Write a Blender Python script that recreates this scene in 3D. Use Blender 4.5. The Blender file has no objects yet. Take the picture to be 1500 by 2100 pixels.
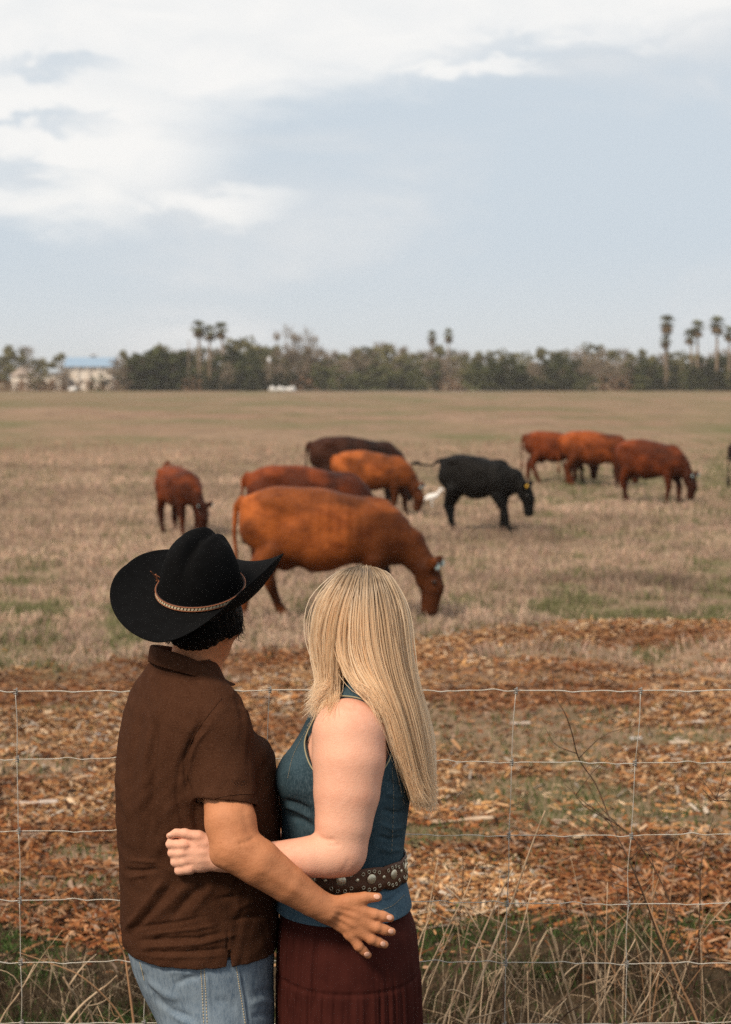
import bpy, math, random
import numpy as np
from mathutils import Vector, Matrix
from mathutils.bvhtree import BVHTree

rng = np.random.default_rng(7)
random.seed(7)
scene = bpy.context.scene
COL = scene.collection
R = math.radians

# ------------------------------------------------------------------ camera
CAM_H = 2.1
FPX = 4000.0                       # focal length in pixels of the 1500 x 2100 frame
PITCH = math.atan(272.0 / FPX)     # the horizon lies 272 px above the middle
cam_d = bpy.data.cameras.new('camera')
cam = bpy.data.objects.new('camera', cam_d)
COL.objects.link(cam)
cam.location = (0, 0, CAM_H)
cam.rotation_euler = (math.pi / 2 - PITCH, 0, 0)
cam_d.sensor_fit = 'VERTICAL'
cam_d.sensor_height = 36.0
cam_d.sensor_width = 36.0 * 1500 / 2100
cam_d.lens = FPX / 2100 * 36.0
cam_d.clip_start = 0.1
cam_d.clip_end = 6000
cam_d.dof.use_dof = True
cam_d.dof.focus_distance = 4.12
cam_d.dof.aperture_fstop = 5.6
scene.camera = cam

# ------------------------------------------------------------------ light
SUN_EL, SUN_AZ = R(45), R(218)     # azimuth from +Y clockwise: behind the camera, a little to its left
sun_d = bpy.data.lights.new('sun', 'SUN')
sun_d.energy = 3.7
sun_d.angle = R(12)
sun_d.color = (1.0, 0.84, 0.66)
sun = bpy.data.objects.new('sun', sun_d)
COL.objects.link(sun)
sdir = Vector((math.sin(SUN_AZ) * math.cos(SUN_EL), math.cos(SUN_AZ) * math.cos(SUN_EL), math.sin(SUN_EL)))
sun.rotation_euler = sdir.to_track_quat('Z', 'Y').to_euler()
sun.location = sdir * 50

world = bpy.data.worlds.new('World')
scene.world = world
world.use_nodes = True


def build_world():
    nt = world.node_tree
    nt.nodes.clear()
    N, L = nt.nodes.new, nt.links.new
    out = N('ShaderNodeOutputWorld')
    sky = N('ShaderNodeTexSky')
    sky.sky_type = 'NISHITA'
    sky.sun_disc = False
    sky.sun_elevation = SUN_EL
    sky.sun_rotation = SUN_AZ
    sky.air_density = 1.0
    sky.dust_density = 2.0
    tc = N('ShaderNodeTexCoord')
    sep = N('ShaderNodeSeparateXYZ')
    L(tc.outputs['Generated'], sep.inputs[0])

    def M(op, a, b=None, c=None, clamp=False):
        n = N('ShaderNodeMath'); n.operation = op; n.use_clamp = clamp
        for i, v in enumerate((a, b, c)):
            if v is None: continue
            if isinstance(v, (int, float)): n.inputs[i].default_value = v
            else: L(v, n.inputs[i])
        return n.outputs[0]

    def ss(x, a, b):
        n = N('ShaderNodeMapRange'); n.interpolation_type = 'SMOOTHSTEP'
        L(x, n.inputs['Value'])
        n.inputs['From Min'].default_value = a; n.inputs['From Max'].default_value = b
        n.inputs['To Min'].default_value = 0; n.inputs['To Max'].default_value = 1
        return n.outputs['Result']

    # azimuth and elevation in degrees
    az = M('MULTIPLY', M('ARCTAN2', sep.outputs[0], sep.outputs[1]), 57.2958)
    el = M('MULTIPLY', M('ARCSINE', sep.outputs[2]), 57.2958)
    cmb = N('ShaderNodeCombineXYZ')
    L(M('MULTIPLY', az, 0.05), cmb.inputs[0]); L(M('MULTIPLY', el, 0.14), cmb.inputs[1])

    def noise(scale, detail, rough, dist, off):
        mp = N('ShaderNodeMapping'); L(cmb.outputs[0], mp.inputs[0]); mp.inputs['Location'].default_value = off
        n = N('ShaderNodeTexNoise'); L(mp.outputs[0], n.inputs['Vector'])
        n.inputs['Scale'].default_value = scale; n.inputs['Detail'].default_value = detail
        n.inputs['Roughness'].default_value = rough; n.inputs['Distortion'].default_value = dist
        return n.outputs['Fac']
    n1 = noise(1.6, 7, 0.55, 0.6, (3.1, 1.7, 0))
    n2 = noise(5.5, 8, 0.62, 0.5, (8.4, 5.2, 2))
    n3 = noise(0.55, 3, 0.5, 0.3, (1.4, 2.2, 5))
    wob = M('MULTIPLY', M('SUBTRACT', n1, 0.5), 5.0)       # degrees
    wob2 = M('MULTIPLY', M('SUBTRACT', n2, 0.5), 2.8)
    azw = M('ADD', M('ADD', az, wob), wob2)
    elw = M('ADD', M('ADD', el, M('MULTIPLY', wob, 0.35)), wob2)

    def blob(a0, e0, ra, re, soft=0.55):
        dx = M('DIVIDE', M('SUBTRACT', azw, a0), ra)
        dy = M('DIVIDE', M('SUBTRACT', elw, e0), re)
        d = M('SQRT', M('ADD', M('MULTIPLY', dx, dx), M('MULTIPLY', dy, dy)))
        return M('SUBTRACT', 1.0, ss(d, soft, 1.25))
    # banks of bright cloud (degrees of azimuth, elevation)
    banks = [(-9.5, 6.6, 5.4, 2.5, .55), (-4.6, 5.15, 3.0, .65, .2), (2.6, 8.85, 3.6, .38, .2), (-18, 5.5, 7, 2.5, .5),
             (16, 6.5, 5, .9, .4), (24, 9, 8, 1.5, .4), (-34, 8, 9, 3, .5), (60, 12, 20, 4, .4), (-80, 10, 20, 5, .4)]
    acc = None
    for b in banks:
        v = blob(*b)
        acc = v if acc is None else M('MAXIMUM', acc, v)
    # high veil: its edge climbs towards the right
    edge = M('SUBTRACT', elw, M('MULTIPLY', azw, 0.17))
    veil = M('MULTIPLY', ss(M('ADD', edge, M('MULTIPLY', M('SUBTRACT', n3, 0.5), 3.0)), 7.6, 9.6), 0.92)
    acc = M('MAXIMUM', acc, veil, clamp=True)
    hole = None
    for b in [(-9.3, 8.75, 2.2, .33, .1), (-9.9, 7.3, 3.2, .26, .1), (-10.2, 5.7, 2.2, .62, .2), (7, 9.3, 5, .5, .2)]:
        v = blob(*b)
        hole = v if hole is None else M('MAXIMUM', hole, v)
    acc = M('MULTIPLY', acc, M('SUBTRACT', 1.0, M('MULTIPLY', hole, 0.75)))
    tex = M('ADD', 0.52, M('MULTIPLY', n2, 0.90))
    acc = M('MULTIPLY', acc, tex, clamp=True)
    # thin streaks inside the blue
    acc = M('MAXIMUM', acc, M('MULTIPLY', ss(n1, 0.50, 0.80), 0.55), clamp=True)
    # pale lower sky
    low = N('ShaderNodeMix'); low.data_type = 'RGBA'
    L(ss(el, -1.0, 4.5), low.inputs[0])
    low.inputs[6].default_value = (0.75, 0.785, 0.80, 1); low.inputs[7].default_value = (0.635, 0.715, 0.79, 1)
    var = N('ShaderNodeMix'); var.data_type = 'RGBA'
    L(ss(n1, 0.42, 0.68), var.inputs[0]); L(low.outputs[2], var.inputs[6]); var.inputs[7].default_value = (0.74, 0.775, 0.81, 1)
    cl = N('ShaderNodeMix'); cl.data_type = 'RGBA'
    L(acc, cl.inputs[0]); L(var.outputs[2], cl.inputs[6]); cl.inputs[7].default_value = (1.0, 0.99, 0.97, 1)
    bgs = N('ShaderNodeBackground'); L(sky.outputs[0], bgs.inputs[0]); bgs.inputs[1].default_value = 0.06
    bgc = N('ShaderNodeBackground'); L(cl.outputs[2], bgc.inputs[0]); bgc.inputs[1].default_value = 1.0
    mx = N('ShaderNodeMixShader'); mx.inputs[0].default_value = 0.93
    L(bgs.outputs[0], mx.inputs[1]); L(bgc.outputs[0], mx.inputs[2])
    L(mx.outputs[0], out.inputs[0])


build_world()
scene.view_settings.view_transform = 'Standard'
scene.view_settings.look = 'None'
scene.view_settings.exposure = 0.0
scene.view_settings.gamma = 1.0
scene.view_settings.use_curve_mapping = False
scene.render.engine = 'CYCLES'
scene.cycles.use_denoising = False
scene.cycles.max_bounces = 6
scene.cycles.sample_clamp_direct = 2.2
scene.cycles.sample_clamp_indirect = 1.5
scene.cycles.transparent_max_bounces = 8
scene.cycles.caustics_reflective = False
scene.cycles.caustics_refractive = False

# ------------------------------------------------------------------ mapping between the photograph's pixels and the place
SP, CP = math.sin(PITCH), math.cos(PITCH)


def P(px, py, Y):
    """point at world depth Y seen at pixel (px, py)"""
    u = (px - 750.0) / FPX; v = (1050.0 - py) / FPX
    t = Y / (v * SP + CP)
    return np.array((u * t, Y, CAM_H + (v * CP - SP) * t))


def proj(V):
    V = np.asarray(V, float)
    x, y, z = V[..., 0], V[..., 1], V[..., 2] - CAM_H
    f = y * CP - z * SP
    up = y * SP + z * CP
    return 750 + FPX * x / f, 1050 - FPX * up / f


Y0 = 4.2
PX = 1.0 / (FPX / Y0)              # metres per pixel at the couple


def Q(px, py, d=0.0):
    return P(px, py, Y0 + d * PX)


def gy(py):                        # ground distance of a pixel row
    return (CAM_H) * FPX / (py - 778.0)


# ------------------------------------------------------------------ objects
def link(o):
    COL.objects.link(o); return o


def thing(name, label, cat, loc=(0, 0, 0), rz=0.0, group=None):
    o = link(bpy.data.objects.new(name, None))
    o.empty_display_size = 0.1
    o.location = loc; o.rotation_euler = (0, 0, rz)
    o['label'] = label; o['category'] = cat
    if group: o['group'] = group
    return o


def tag(o, label=None, cat=None, group=None, kind=None):
    for k, v in (('label', label), ('category', cat), ('group', group), ('kind', kind)):
        if v: o[k] = v
    return o


def mesh_data(name, V, F, mat=None, smooth=True, cols=None):
    """F: int array (n,3) or (n,4), or a list of such arrays"""
    V = np.asarray(V, np.float32)
    Fs = F if isinstance(F, list) and len(F) and isinstance(F[0], np.ndarray) and F[0].ndim == 2 else [np.asarray(F)]
    me = bpy.data.meshes.new(name)
    me.vertices.add(len(V)); me.vertices.foreach_set('co', V.ravel())
    loops = np.concatenate([f.ravel() for f in Fs]).astype(np.int32)
    sizes = np.concatenate([np.full(len(f), f.shape[1]) for f in Fs])
    starts = np.concatenate([[0], np.cumsum(sizes)[:-1]]).astype(np.int32)
    me.loops.add(len(loops)); me.loops.foreach_set('vertex_index', loops)
    me.polygons.add(len(sizes)); me.polygons.foreach_set('loop_start', starts)
    me.polygons.foreach_set('use_smooth', np.full(len(sizes), smooth))
    me.update(calc_edges=True)
    me.validate(clean_customdata=False)
    if cols is not None:
        for an, c in cols.items():
            c = np.asarray(c, np.float32)
            if c.ndim == 1: c = np.stack([c, c, c], 1)
            a = me.color_attributes.new(an, 'FLOAT_COLOR', 'POINT')
            a.data.foreach_set('color', np.concatenate([c, np.ones((len(c), 1), np.float32)], 1).ravel())
    if mat: me.materials.append(mat)
    return me


def child(name, V, F, mat, parent=None, smooth=True, cols=None, local=False):
    """mesh from world coordinates, kept relative to the base of its thing"""
    off = np.zeros(3)
    if parent is not None and not local:
        r = parent
        while r.parent: r = r.parent
        off = np.array(r.location)
    me = mesh_data(name, np.asarray(V, float) - off, F, mat, smooth, cols)
    o = link(bpy.data.objects.new(name, me))
    if parent is not None: o.parent = parent
    return o


# ------------------------------------------------------------------ implicit bodies
class Vol:
    def __init__(s, xs, ys, zs):
        s.a = [np.asarray(v, np.float32) for v in (xs, ys, zs)]
        s.f = np.full([len(v) for v in s.a], 1.0, np.float32)

    def sub(s, lo, hi):
        sl = []
        for k in range(3):
            i = np.searchsorted(s.a[k], lo[k]); j = np.searchsorted(s.a[k], hi[k])
            sl.append(slice(max(i - 1, 0), min(j + 1, len(s.a[k]))))
        g = [s.a[k][sl[k]] for k in range(3)]
        return tuple(sl), g[0][:, None, None], g[1][None, :, None], g[2][None, None, :]

    def put(s, lo, hi, fn, k=0.0, op='u'):
        m = k + 0.012
        sl, X, Y, Z = s.sub(np.asarray(lo) - m, np.asarray(hi) + m)
        if any(q.stop <= q.start for q in sl): return s
        b = fn(X, Y, Z).astype(np.float32)
        a = s.f[sl]
        if op == 'u':
            r = smin(a, b, k)
        elif op == 's':
            r = -smin(-a, b, k)
        elif op == 'i':
            r = -smin(-a, -b, k)
        s.f[sl] = r
        return s

    def chain(s, pts, k=0.0, op='u', flat=None):
        """pts [(p, r), ...]; round cones; flat=(axis, factor): squashed along that axis"""
        if flat is not None:
            n = np.asarray(flat[0], float); n = n / np.linalg.norm(n)
            A = np.eye(3) + (1.0 / flat[1] - 1) * np.outer(n, n); sc = flat[1] ** 0.5
        else:
            A = np.eye(3); sc = 1.0
        pts = [(np.asarray(p, float), r) for p, r in pts]
        ki = min(k, .004)
        def fn(X, Y, Z):
            out = None
            for (p, r), (q, t) in zip(pts[:-1], pts[1:]):
                dx, dy, dz = X - p[0], Y - p[1], Z - p[2]
                w = A @ (q - p)
                ux = A[0, 0] * dx + A[0, 1] * dy + A[0, 2] * dz
                uy = A[1, 0] * dx + A[1, 1] * dy + A[1, 2] * dz
                uz = A[2, 0] * dx + A[2, 1] * dy + A[2, 2] * dz
                h = np.clip((ux * w[0] + uy * w[1] + uz * w[2]) / max(w @ w, 1e-12), 0, 1)
                d = (np.sqrt((ux - h * w[0]) ** 2 + (uy - h * w[1]) ** 2 + (uz - h * w[2]) ** 2) - (r + (t - r) * h)) * sc
                out = d if out is None else smin(out, d, ki)
            return out
        m = max(r for p, r in pts)
        P_ = np.array([p for p, r in pts])
        return s.put(P_.min(0) - m, P_.max(0) + m, fn, k, op)

    def ell(s, c, r, rot=None, k=0.0, op='u'):
        c = np.asarray(c, float); r = np.asarray(r, float)
        A = np.eye(3) if rot is None else np.asarray(rot)
        rm = np.abs(A) @ r if rot is not None else r
        def fn(X, Y, Z):
            dx, dy, dz = X - c[0], Y - c[1], Z - c[2]
            u = [A[0, i] * dx + A[1, i] * dy + A[2, i] * dz for i in range(3)]
            k0 = np.sqrt(sum((u[i] / r[i]) ** 2 for i in range(3)))
            k1 = np.sqrt(sum((u[i] / r[i] ** 2) ** 2 for i in range(3))) + 1e-9
            return k0 * (k0 - 1) / k1
        return s.put(c - rm, c + rm, fn, k, op)

    def loft(s, rows, yaw=0.0, k=0.0, op='u', p=2.0, axis=2, cap=True):
        """rows (t, c1, c2, a, b): along z (axis 2: c1=x, c2=y) or x (axis 0: c1=y, c2=z)"""
        rows = sorted(rows)
        T, C1, C2, Aa, Bb = [np.array([r_[i] for r_ in rows], float) for i in range(5)]
        ax = s.a[axis]
        def sm(v):
            # smooth interpolation (Catmull-like through dense resample)
            tt = np.linspace(T[0], T[-1], 200)
            y = np.interp(tt, T, v)
            w = max(3, int(200 / len(T) / 1.5)) | 1
            ker = np.hanning(w + 2)[1:-1]; ker /= ker.sum()
            yp = np.pad(y, w // 2, mode='reflect', reflect_type='odd')
            return tt, np.convolve(yp, ker, 'valid')
        tab = [sm(v) for v in (C1, C2, Aa, Bb)]
        m = max(Aa.max(), Bb.max())
        cy, sy = math.cos(yaw), math.sin(yaw)
        def fn(X, Y, Z):
            t = (Z if axis == 2 else X)
            c1, c2, a, b = [np.interp(t, tt, v) for tt, v in tab]
            p1, p2 = (X, Y) if axis == 2 else (Y, Z)
            d1, d2 = p1 - c1, p2 - c2
            u = d1 * cy + d2 * sy; v = -d1 * sy + d2 * cy
            q = (np.abs(u / a) ** p + np.abs(v / b) ** p) ** (1.0 / p)
            L = np.sqrt((u / a ** 2) ** 2 + (v / b ** 2) ** 2) + 1e-6
            q2 = np.sqrt((u / a) ** 2 + (v / b) ** 2)
            d = np.where(q2 > 0.3, (q - 1) * q2 / L, (q - 1) * np.minimum(a, b))
            if cap:
                dz = np.maximum(T[0] - t, t - T[-1])
                d = np.maximum(d, dz)
            return d
        lo = np.zeros(3); hi = np.zeros(3)
        i1, i2 = (0, 1) if axis == 2 else (1, 2)
        lo[axis], hi[axis] = T[0], T[-1]
        lo[i1], hi[i1] = (C1 - m).min(), (C1 + m).max()
        lo[i2], hi[i2] = (C2 - m).min(), (C2 + m).max()
        return s.put(lo, hi, fn, k, op)

    def mesh(s):
        f = s.f
        ng = f < 0
        c = np.zeros([n - 1 for n in f.shape], np.uint8)
        for i in (0, 1):
            for j in (0, 1):
                for k in (0, 1):
                    c += ng[i:f.shape[0] - 1 + i, j:f.shape[1] - 1 + j, k:f.shape[2] - 1 + k]
        I = np.argwhere((c > 0) & (c < 8))
        idx = np.full(c.shape, -1, np.int32)
        idx[I[:, 0], I[:, 1], I[:, 2]] = np.arange(len(I))
        cor = [(i, j, k) for i in (0, 1) for j in (0, 1) for k in (0, 1)]
        fv = {q: f[I[:, 0] + q[0], I[:, 1] + q[1], I[:, 2] + q[2]] for q in cor}
        acc = np.zeros((len(I), 3)); cnt = np.zeros(len(I))
        for q in cor:
            for ax in range(3):
                if q[ax]: continue
                r = list(q); r[ax] = 1; r = tuple(r)
                a, b = fv[q], fv[r]
                m = (a < 0) != (b < 0)
                t = np.where(m, a / np.where(m, a - b, 1), 0)
                pt = np.zeros((len(I), 3)); pt[:] = q; pt[:, ax] = t
                acc += pt * m[:, None]; cnt += m
        acc /= cnt[:, None]
        V = np.zeros((len(I), 3))
        for ax in range(3):
            g = s.a[ax]
            V[:, ax] = g[I[:, ax]] * (1 - acc[:, ax]) + g[I[:, ax] + 1] * acc[:, ax]
        Fs = []
        for ax in range(3):
            o1, o2 = [(1, 2), (2, 0), (0, 1)][ax]
            sl0 = [slice(1, -1)] * 3; sl0[ax] = slice(0, -1)
            sl1 = [slice(1, -1)] * 3; sl1[ax] = slice(1, None)
            a = ng[tuple(sl0)]; b = ng[tuple(sl1)]
            E = np.argwhere(a != b)
            if not len(E): continue
            flip = a[E[:, 0], E[:, 1], E[:, 2]]
            base = E.copy(); base[:, o1] += 1; base[:, o2] += 1
            def at(d1, d2):
                q = base.copy(); q[:, o1] += d1; q[:, o2] += d2
                return idx[q[:, 0], q[:, 1], q[:, 2]]
            q = np.stack([at(-1, -1), at(0, -1), at(0, 0), at(-1, 0)], 1)
            q[~flip] = q[~flip][:, ::-1]
            Fs.append(q)
        F = np.concatenate(Fs)
        return V, F


def smin(a, b, k):
    if k <= 0: return np.minimum(a, b)
    h = np.clip(0.5 + 0.5 * (b - a) / k, 0, 1)
    return b + (a - b) * h - k * h * (1 - h)


def vnorm(V, F):
    a, b, c = V[F[:, 0]], V[F[:, 1]], V[F[:, 2]]
    n = np.cross(b - a, c - a)
    if F.shape[1] == 4: n = n + np.cross(c - a, V[F[:, 3]] - a)
    N = np.zeros_like(V)
    for k in range(F.shape[1]):
        for ax in range(3):
            N[:, ax] += np.bincount(F[:, k], n[:, ax], len(V))
    return N / (np.linalg.norm(N, axis=1, keepdims=True) + 1e-12)


def strokes(V, F, lst, front=True):
    """cloth folds: raise (amp>0) or sink the surface along polylines traced in the photograph; amp in metres, width in px"""
    N = vnorm(V, F)
    px, py = proj(V)
    vis = np.clip(-N[:, 1] * 3 + 0.3, 0, 1) if front else 1.0
    D = np.zeros(len(V))
    for pts, w, amp in lst:
        pts = np.asarray(pts, float)
        lo = pts.min(0) - 3.2 * w; hi = pts.max(0) + 3.2 * w
        m = np.nonzero((px > lo[0]) & (px < hi[0]) & (py > lo[1]) & (py < hi[1]))[0]
        if not len(m): continue
        best = np.full(len(m), 1e9); tt = np.zeros(len(m))
        n = len(pts) - 1
        for i in range(n):
            a, b = pts[i], pts[i + 1]; w_ = b - a
            h = np.clip(((px[m] - a[0]) * w_[0] + (py[m] - a[1]) * w_[1]) / (w_ @ w_), 0, 1)
            d = np.hypot(px[m] - a[0] - h * w_[0], py[m] - a[1] - h * w_[1])
            u = d < best
            best[u] = d[u]; tt[u] = ((i + h) / n)[u]
        taper = np.clip(np.minimum(tt, 1 - tt) * 5 + 0.12, 0, 1)
        D[m] += amp * taper * np.exp(-(best / w) ** 2)
    return V + N * (D * vis)[:, None]


def relax(V, F, box, n=12, ramp=25):
    """even out joints of a limb: Laplacian smoothing inside a pixel box, fading at its rim, near side only"""
    px, py = proj(V)
    w = np.minimum.reduce([(px - box[0]) / ramp, (box[2] - px) / ramp, (py - box[1]) / ramp, (box[3] - py) / ramp])
    w = (np.clip(w, 0, 1) * (V[:, 1] < box[4]))[:, None]
    a = np.concatenate([F[:, 0], F[:, 1], F[:, 2], F[:, 3], F[:, 1], F[:, 2], F[:, 3], F[:, 0]])
    b = np.concatenate([F[:, 1], F[:, 2], F[:, 3], F[:, 0], F[:, 0], F[:, 1], F[:, 2], F[:, 3]])
    cnt = np.bincount(a, minlength=len(V))[:, None] + 1e-9
    vol = V.copy()
    for k in range(n):
        for lam in (.6, -.55):                       # keeps the thickness
            avg = np.stack([np.bincount(a, V[b, ax], len(V)) for ax in range(3)], 1) / cnt
            V = V + (avg - V) * w * lam
    return V


def tube_mesh(pts, rad, seg=8, closed=False, caps=True):
    pts = np.asarray(pts, float); n = len(pts)
    rad = np.broadcast_to(np.asarray(rad, float), (n,))
    t = np.gradient(pts, axis=0); t /= np.linalg.norm(t, axis=1, keepdims=True) + 1e-12
    ref = np.array((0.13, 0.2, 0.97)) if abs(t[0, 2]) < 0.8 else np.array((1.0, 0.1, 0.05))
    nrm = []; cur = np.cross(t[0], ref); cur /= np.linalg.norm(cur)
    for i in range(n):
        cur = cur - t[i] * (cur @ t[i]); cur /= np.linalg.norm(cur) + 1e-12
        nrm.append(cur.copy())
    nrm = np.array(nrm); bn = np.cross(t, nrm)
    a = np.arange(seg) / seg * 2 * np.pi
    V = pts[:, None] + rad[:, None, None] * (np.cos(a)[None, :, None] * nrm[:, None] + np.sin(a)[None, :, None] * bn[:, None])
    V = V.reshape(-1, 3)
    i = np.arange(n - 1)[:, None]; j = np.arange(seg)[None]
    F = np.stack([i * seg + j, i * seg + (j + 1) % seg, (i + 1) * seg + (j + 1) % seg, (i + 1) * seg + j], -1).reshape(-1, 4)
    if caps and not closed:
        V = np.concatenate([V, pts[:1], pts[-1:]])
        c0, c1 = n * seg, n * seg + 1
        k = np.arange(seg)
        T0 = np.stack([np.full(seg, c0), (k + 1) % seg, k, k], 1)[:, :3]
        T1 = np.stack([np.full(seg, c1), (n - 1) * seg + k, (n - 1) * seg + (k + 1) % seg], 1)
        return V, [F, T0, T1]
    return V, [F]


def joinm(parts):
    """parts: list of (V, [F...]) -> one (V, [F4, F3])"""
    Vs = []; q = []; t = []; o = 0
    for V, Fl in parts:
        if not isinstance(Fl, list): Fl = [Fl]
        for f in Fl:
            (q if f.shape[1] == 4 else t).append(f + o)
        Vs.append(V); o += len(V)
    out = []
    if q: out.append(np.concatenate(q))
    if t: out.append(np.concatenate(t))
    return np.concatenate(Vs), out


def spline(pts, n):
    pts = np.asarray(pts, float)
    if len(pts) < 3:
        t = np.linspace(0, 1, n)[:, None]; return pts[0] * (1 - t) + pts[-1] * t
    P_ = np.concatenate([[2 * pts[0] - pts[1]], pts, [2 * pts[-1] - pts[-2]]])
    u = np.linspace(0, len(pts) - 1 - 1e-9, n)
    i = u.astype(int); f = (u - i)[:, None]
    a, b, c, d = P_[i], P_[i + 1], P_[i + 2], P_[i + 3]
    return 0.5 * (2 * b + (c - a) * f + (2 * a - 5 * b + 4 * c - d) * f ** 2 + (3 * b - a - 3 * c + d) * f ** 3)


def ball(c, r, seg=12, rings=8, scale=(1, 1, 1), A=None):
    th = np.linspace(0, np.pi, rings + 1); ph = np.arange(seg) / seg * 2 * np.pi
    V = np.stack([np.outer(np.sin(th), np.cos(ph)), np.outer(np.sin(th), np.sin(ph)), np.outer(np.cos(th), np.ones(seg))], -1).reshape(-1, 3) * r * np.asarray(scale)
    if A is not None: V = V @ np.asarray(A).T
    i = np.arange(rings)[:, None]; j = np.arange(seg)[None]
    F = np.stack([i * seg + j, (i + 1) * seg + j, (i + 1) * seg + (j + 1) % seg, i * seg + (j + 1) % seg], -1).reshape(-1, 4)
    return V + np.asarray(c), F


# ------------------------------------------------------------------ materials
def mat(name, col, rough=0.7, spec=0.3, mix=(), bump=(), attr=None, sheen=0.0, metal=0.0, sss=0.0, coords='Object', rot=(0, 0, 0), backlit=0.0):
    """mix: (scale, lo, hi, colour, stretch); bump: (scale, strength, distance, stretch)"""
    m = bpy.data.materials.new(name); m.use_nodes = True
    nt = m.node_tree; N, L = nt.nodes.new, nt.links.new
    b = nt.nodes['Principled BSDF']
    b.inputs['Roughness'].default_value = rough
    b.inputs['Specular IOR Level'].default_value = spec
    b.inputs['Metallic'].default_value = metal
    if sheen:
        b.inputs['Sheen Weight'].default_value = sheen; b.inputs['Sheen Roughness'].default_value = 0.5
    if sss:
        b.inputs['Subsurface Weight'].default_value = sss
        b.inputs['Subsurface Radius'].default_value = (0.012, 0.005, 0.003)
        b.inputs['Subsurface Scale'].default_value = 1.0
    tc = N('ShaderNodeTexCoord')
    src = tc.outputs[coords]
    if coords == 'World':
        pass
    def vec(st):
        mp = N('ShaderNodeMapping'); L(src, mp.inputs[0])
        mp.inputs['Scale'].default_value = st if st else (1, 1, 1)
        mp.inputs['Rotation'].default_value = rot
        return mp.outputs[0]
    rgb = N('ShaderNodeRGB'); rgb.outputs[0].default_value = (*col, 1)
    cur = rgb.outputs[0]
    if attr:
        a = N('ShaderNodeVertexColor'); a.layer_name = attr
        cur = a.outputs[0]
    for k, (sc, lo, hi, c2, st, *rest) in enumerate(mix):
        n = N('ShaderNodeTexNoise'); L(vec(st), n.inputs['Vector'])
        n.inputs['Scale'].default_value = sc; n.inputs['Detail'].default_value = rest[0] if rest else 5
        n.inputs['Roughness'].default_value = 0.6
        mr = N('ShaderNodeMapRange'); L(n.outputs['Fac'], mr.inputs[0])
        mr.inputs[1].default_value = lo; mr.inputs[2].default_value = hi
        mr.inputs[4].default_value = rest[1] if len(rest) > 1 else 1.0
        mxn = N('ShaderNodeMix'); mxn.data_type = 'RGBA'
        if len(c2) == 4 and c2[3] == 'mul':
            mxn.blend_type = 'MULTIPLY'; c2 = c2[:3]
        L(mr.outputs[0], mxn.inputs[0]); L(cur, mxn.inputs[6]); mxn.inputs[7].default_value = (*c2, 1)
        cur = mxn.outputs[2]
    L(cur, b.inputs['Base Color'])
    prev = None
    for (sc, strength, dist, st, *rest) in bump:
        n = N('ShaderNodeTexNoise'); L(vec(st), n.inputs['Vector'])
        n.inputs['Scale'].default_value = sc; n.inputs['Detail'].default_value = rest[0] if rest else 4
        bp = N('ShaderNodeBump'); bp.inputs['Strength'].default_value = strength; bp.inputs['Distance'].default_value = dist
        L(n.outputs['Fac'], bp.inputs['Height'])
        if prev: L(prev, bp.inputs['Normal'])
        prev = bp.outputs[0]
    if prev: L(prev, b.inputs['Normal'])
    if backlit:
        tr = N('ShaderNodeBsdfTranslucent'); L(cur, tr.inputs[0])
        mx = N('ShaderNodeMixShader'); mx.inputs[0].default_value = backlit
        L(b.outputs[0], mx.inputs[1]); L(tr.outputs[0], mx.inputs[2])
        L(mx.outputs[0], nt.nodes['Material Output'].inputs[0])
    return m
# =================================================================== GROUND
class VN:
    """smooth value noise"""
    def __init__(s, seed):
        s.t = np.random.default_rng(seed).random((256, 256))

    def __call__(s, x, y):
        x = np.asarray(x, float); y = np.asarray(y, float)
        i = np.floor(x).astype(int); j = np.floor(y).astype(int)
        f = x - i; g = y - j
        f = f * f * (3 - 2 * f); g = g * g * (3 - 2 * g)
        t = s.t
        a = t[i % 256, j % 256]; b = t[(i + 1) % 256, j % 256]; c = t[i % 256, (j + 1) % 256]; d = t[(i + 1) % 256, (j + 1) % 256]
        return (a * (1 - f) + b * f) * (1 - g) + (c * (1 - f) + d * f) * g

    def fbm(s, x, y, n=4):
        r = 0; a = .5; tot = 0
        for k in range(n):
            r = r + a * s(x * 2 ** k + 17.3 * k, y * 2 ** k + 5.1 * k); tot += a; a *= .5
        return r / tot


vn1, vn2, vn3, vn4 = VN(1), VN(2), VN(3), VN(4)


def sstep(x, a, b):
    t = np.clip((x - a) / (b - a), 0, 1); return t * t * (3 - 2 * t)


def mulch_mask(x, y):
    far = np.interp(x, (-30, -2.6, -1.0, .4, 1.4, 2.0, 4, 30), (14.0, 14.1, 14.6, 15.4, 16.0, 16.3, 16.6, 17.0))
    e = (vn1.fbm(x * 1.3, y * 1.3) - .5) * 1.6
    m = sstep(y + e * 1.18, 6.95, 7.3) * (1 - sstep(y + e, far - .45, far + .25))
    gr = vn3.fbm(x * .9 + 4, y * 2.0 + 9, 3)
    g = sstep(gr, .575, .66) * .85
    band = np.exp(-((y - 9.35) / .50) ** 2) * sstep(x, .25, .9) * sstep(vn2.fbm(x * 2.5, y * 4), .26, .46)
    band2 = np.exp(-((y - 13.6) / .35) ** 2) * sstep(vn2.fbm(x * 1.5 + 9, y * 3), .38, .55)
    return m * (1 - np.maximum(np.maximum(g, band), band2 * .6))


def green_mask(x, y):
    k = np.clip(14 / np.maximum(y, 1), .12, 1)
    a = vn2.fbm(x * .55 * k, y * .55 * k, 4)
    b = vn4.fbm(x * 2.5, y * 2.5, 3)
    bias = .07 * (1 - sstep(x, -2.5, .5)) * (1 - sstep(y, 20, 34)) + .06 * np.exp(-((y - 17.2) / 1.6) ** 2) + .05 * np.exp(-((y - 42) / 7) ** 2) + .075
    return sstep(a * .72 + b * .28 + bias, .50, .62)


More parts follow.
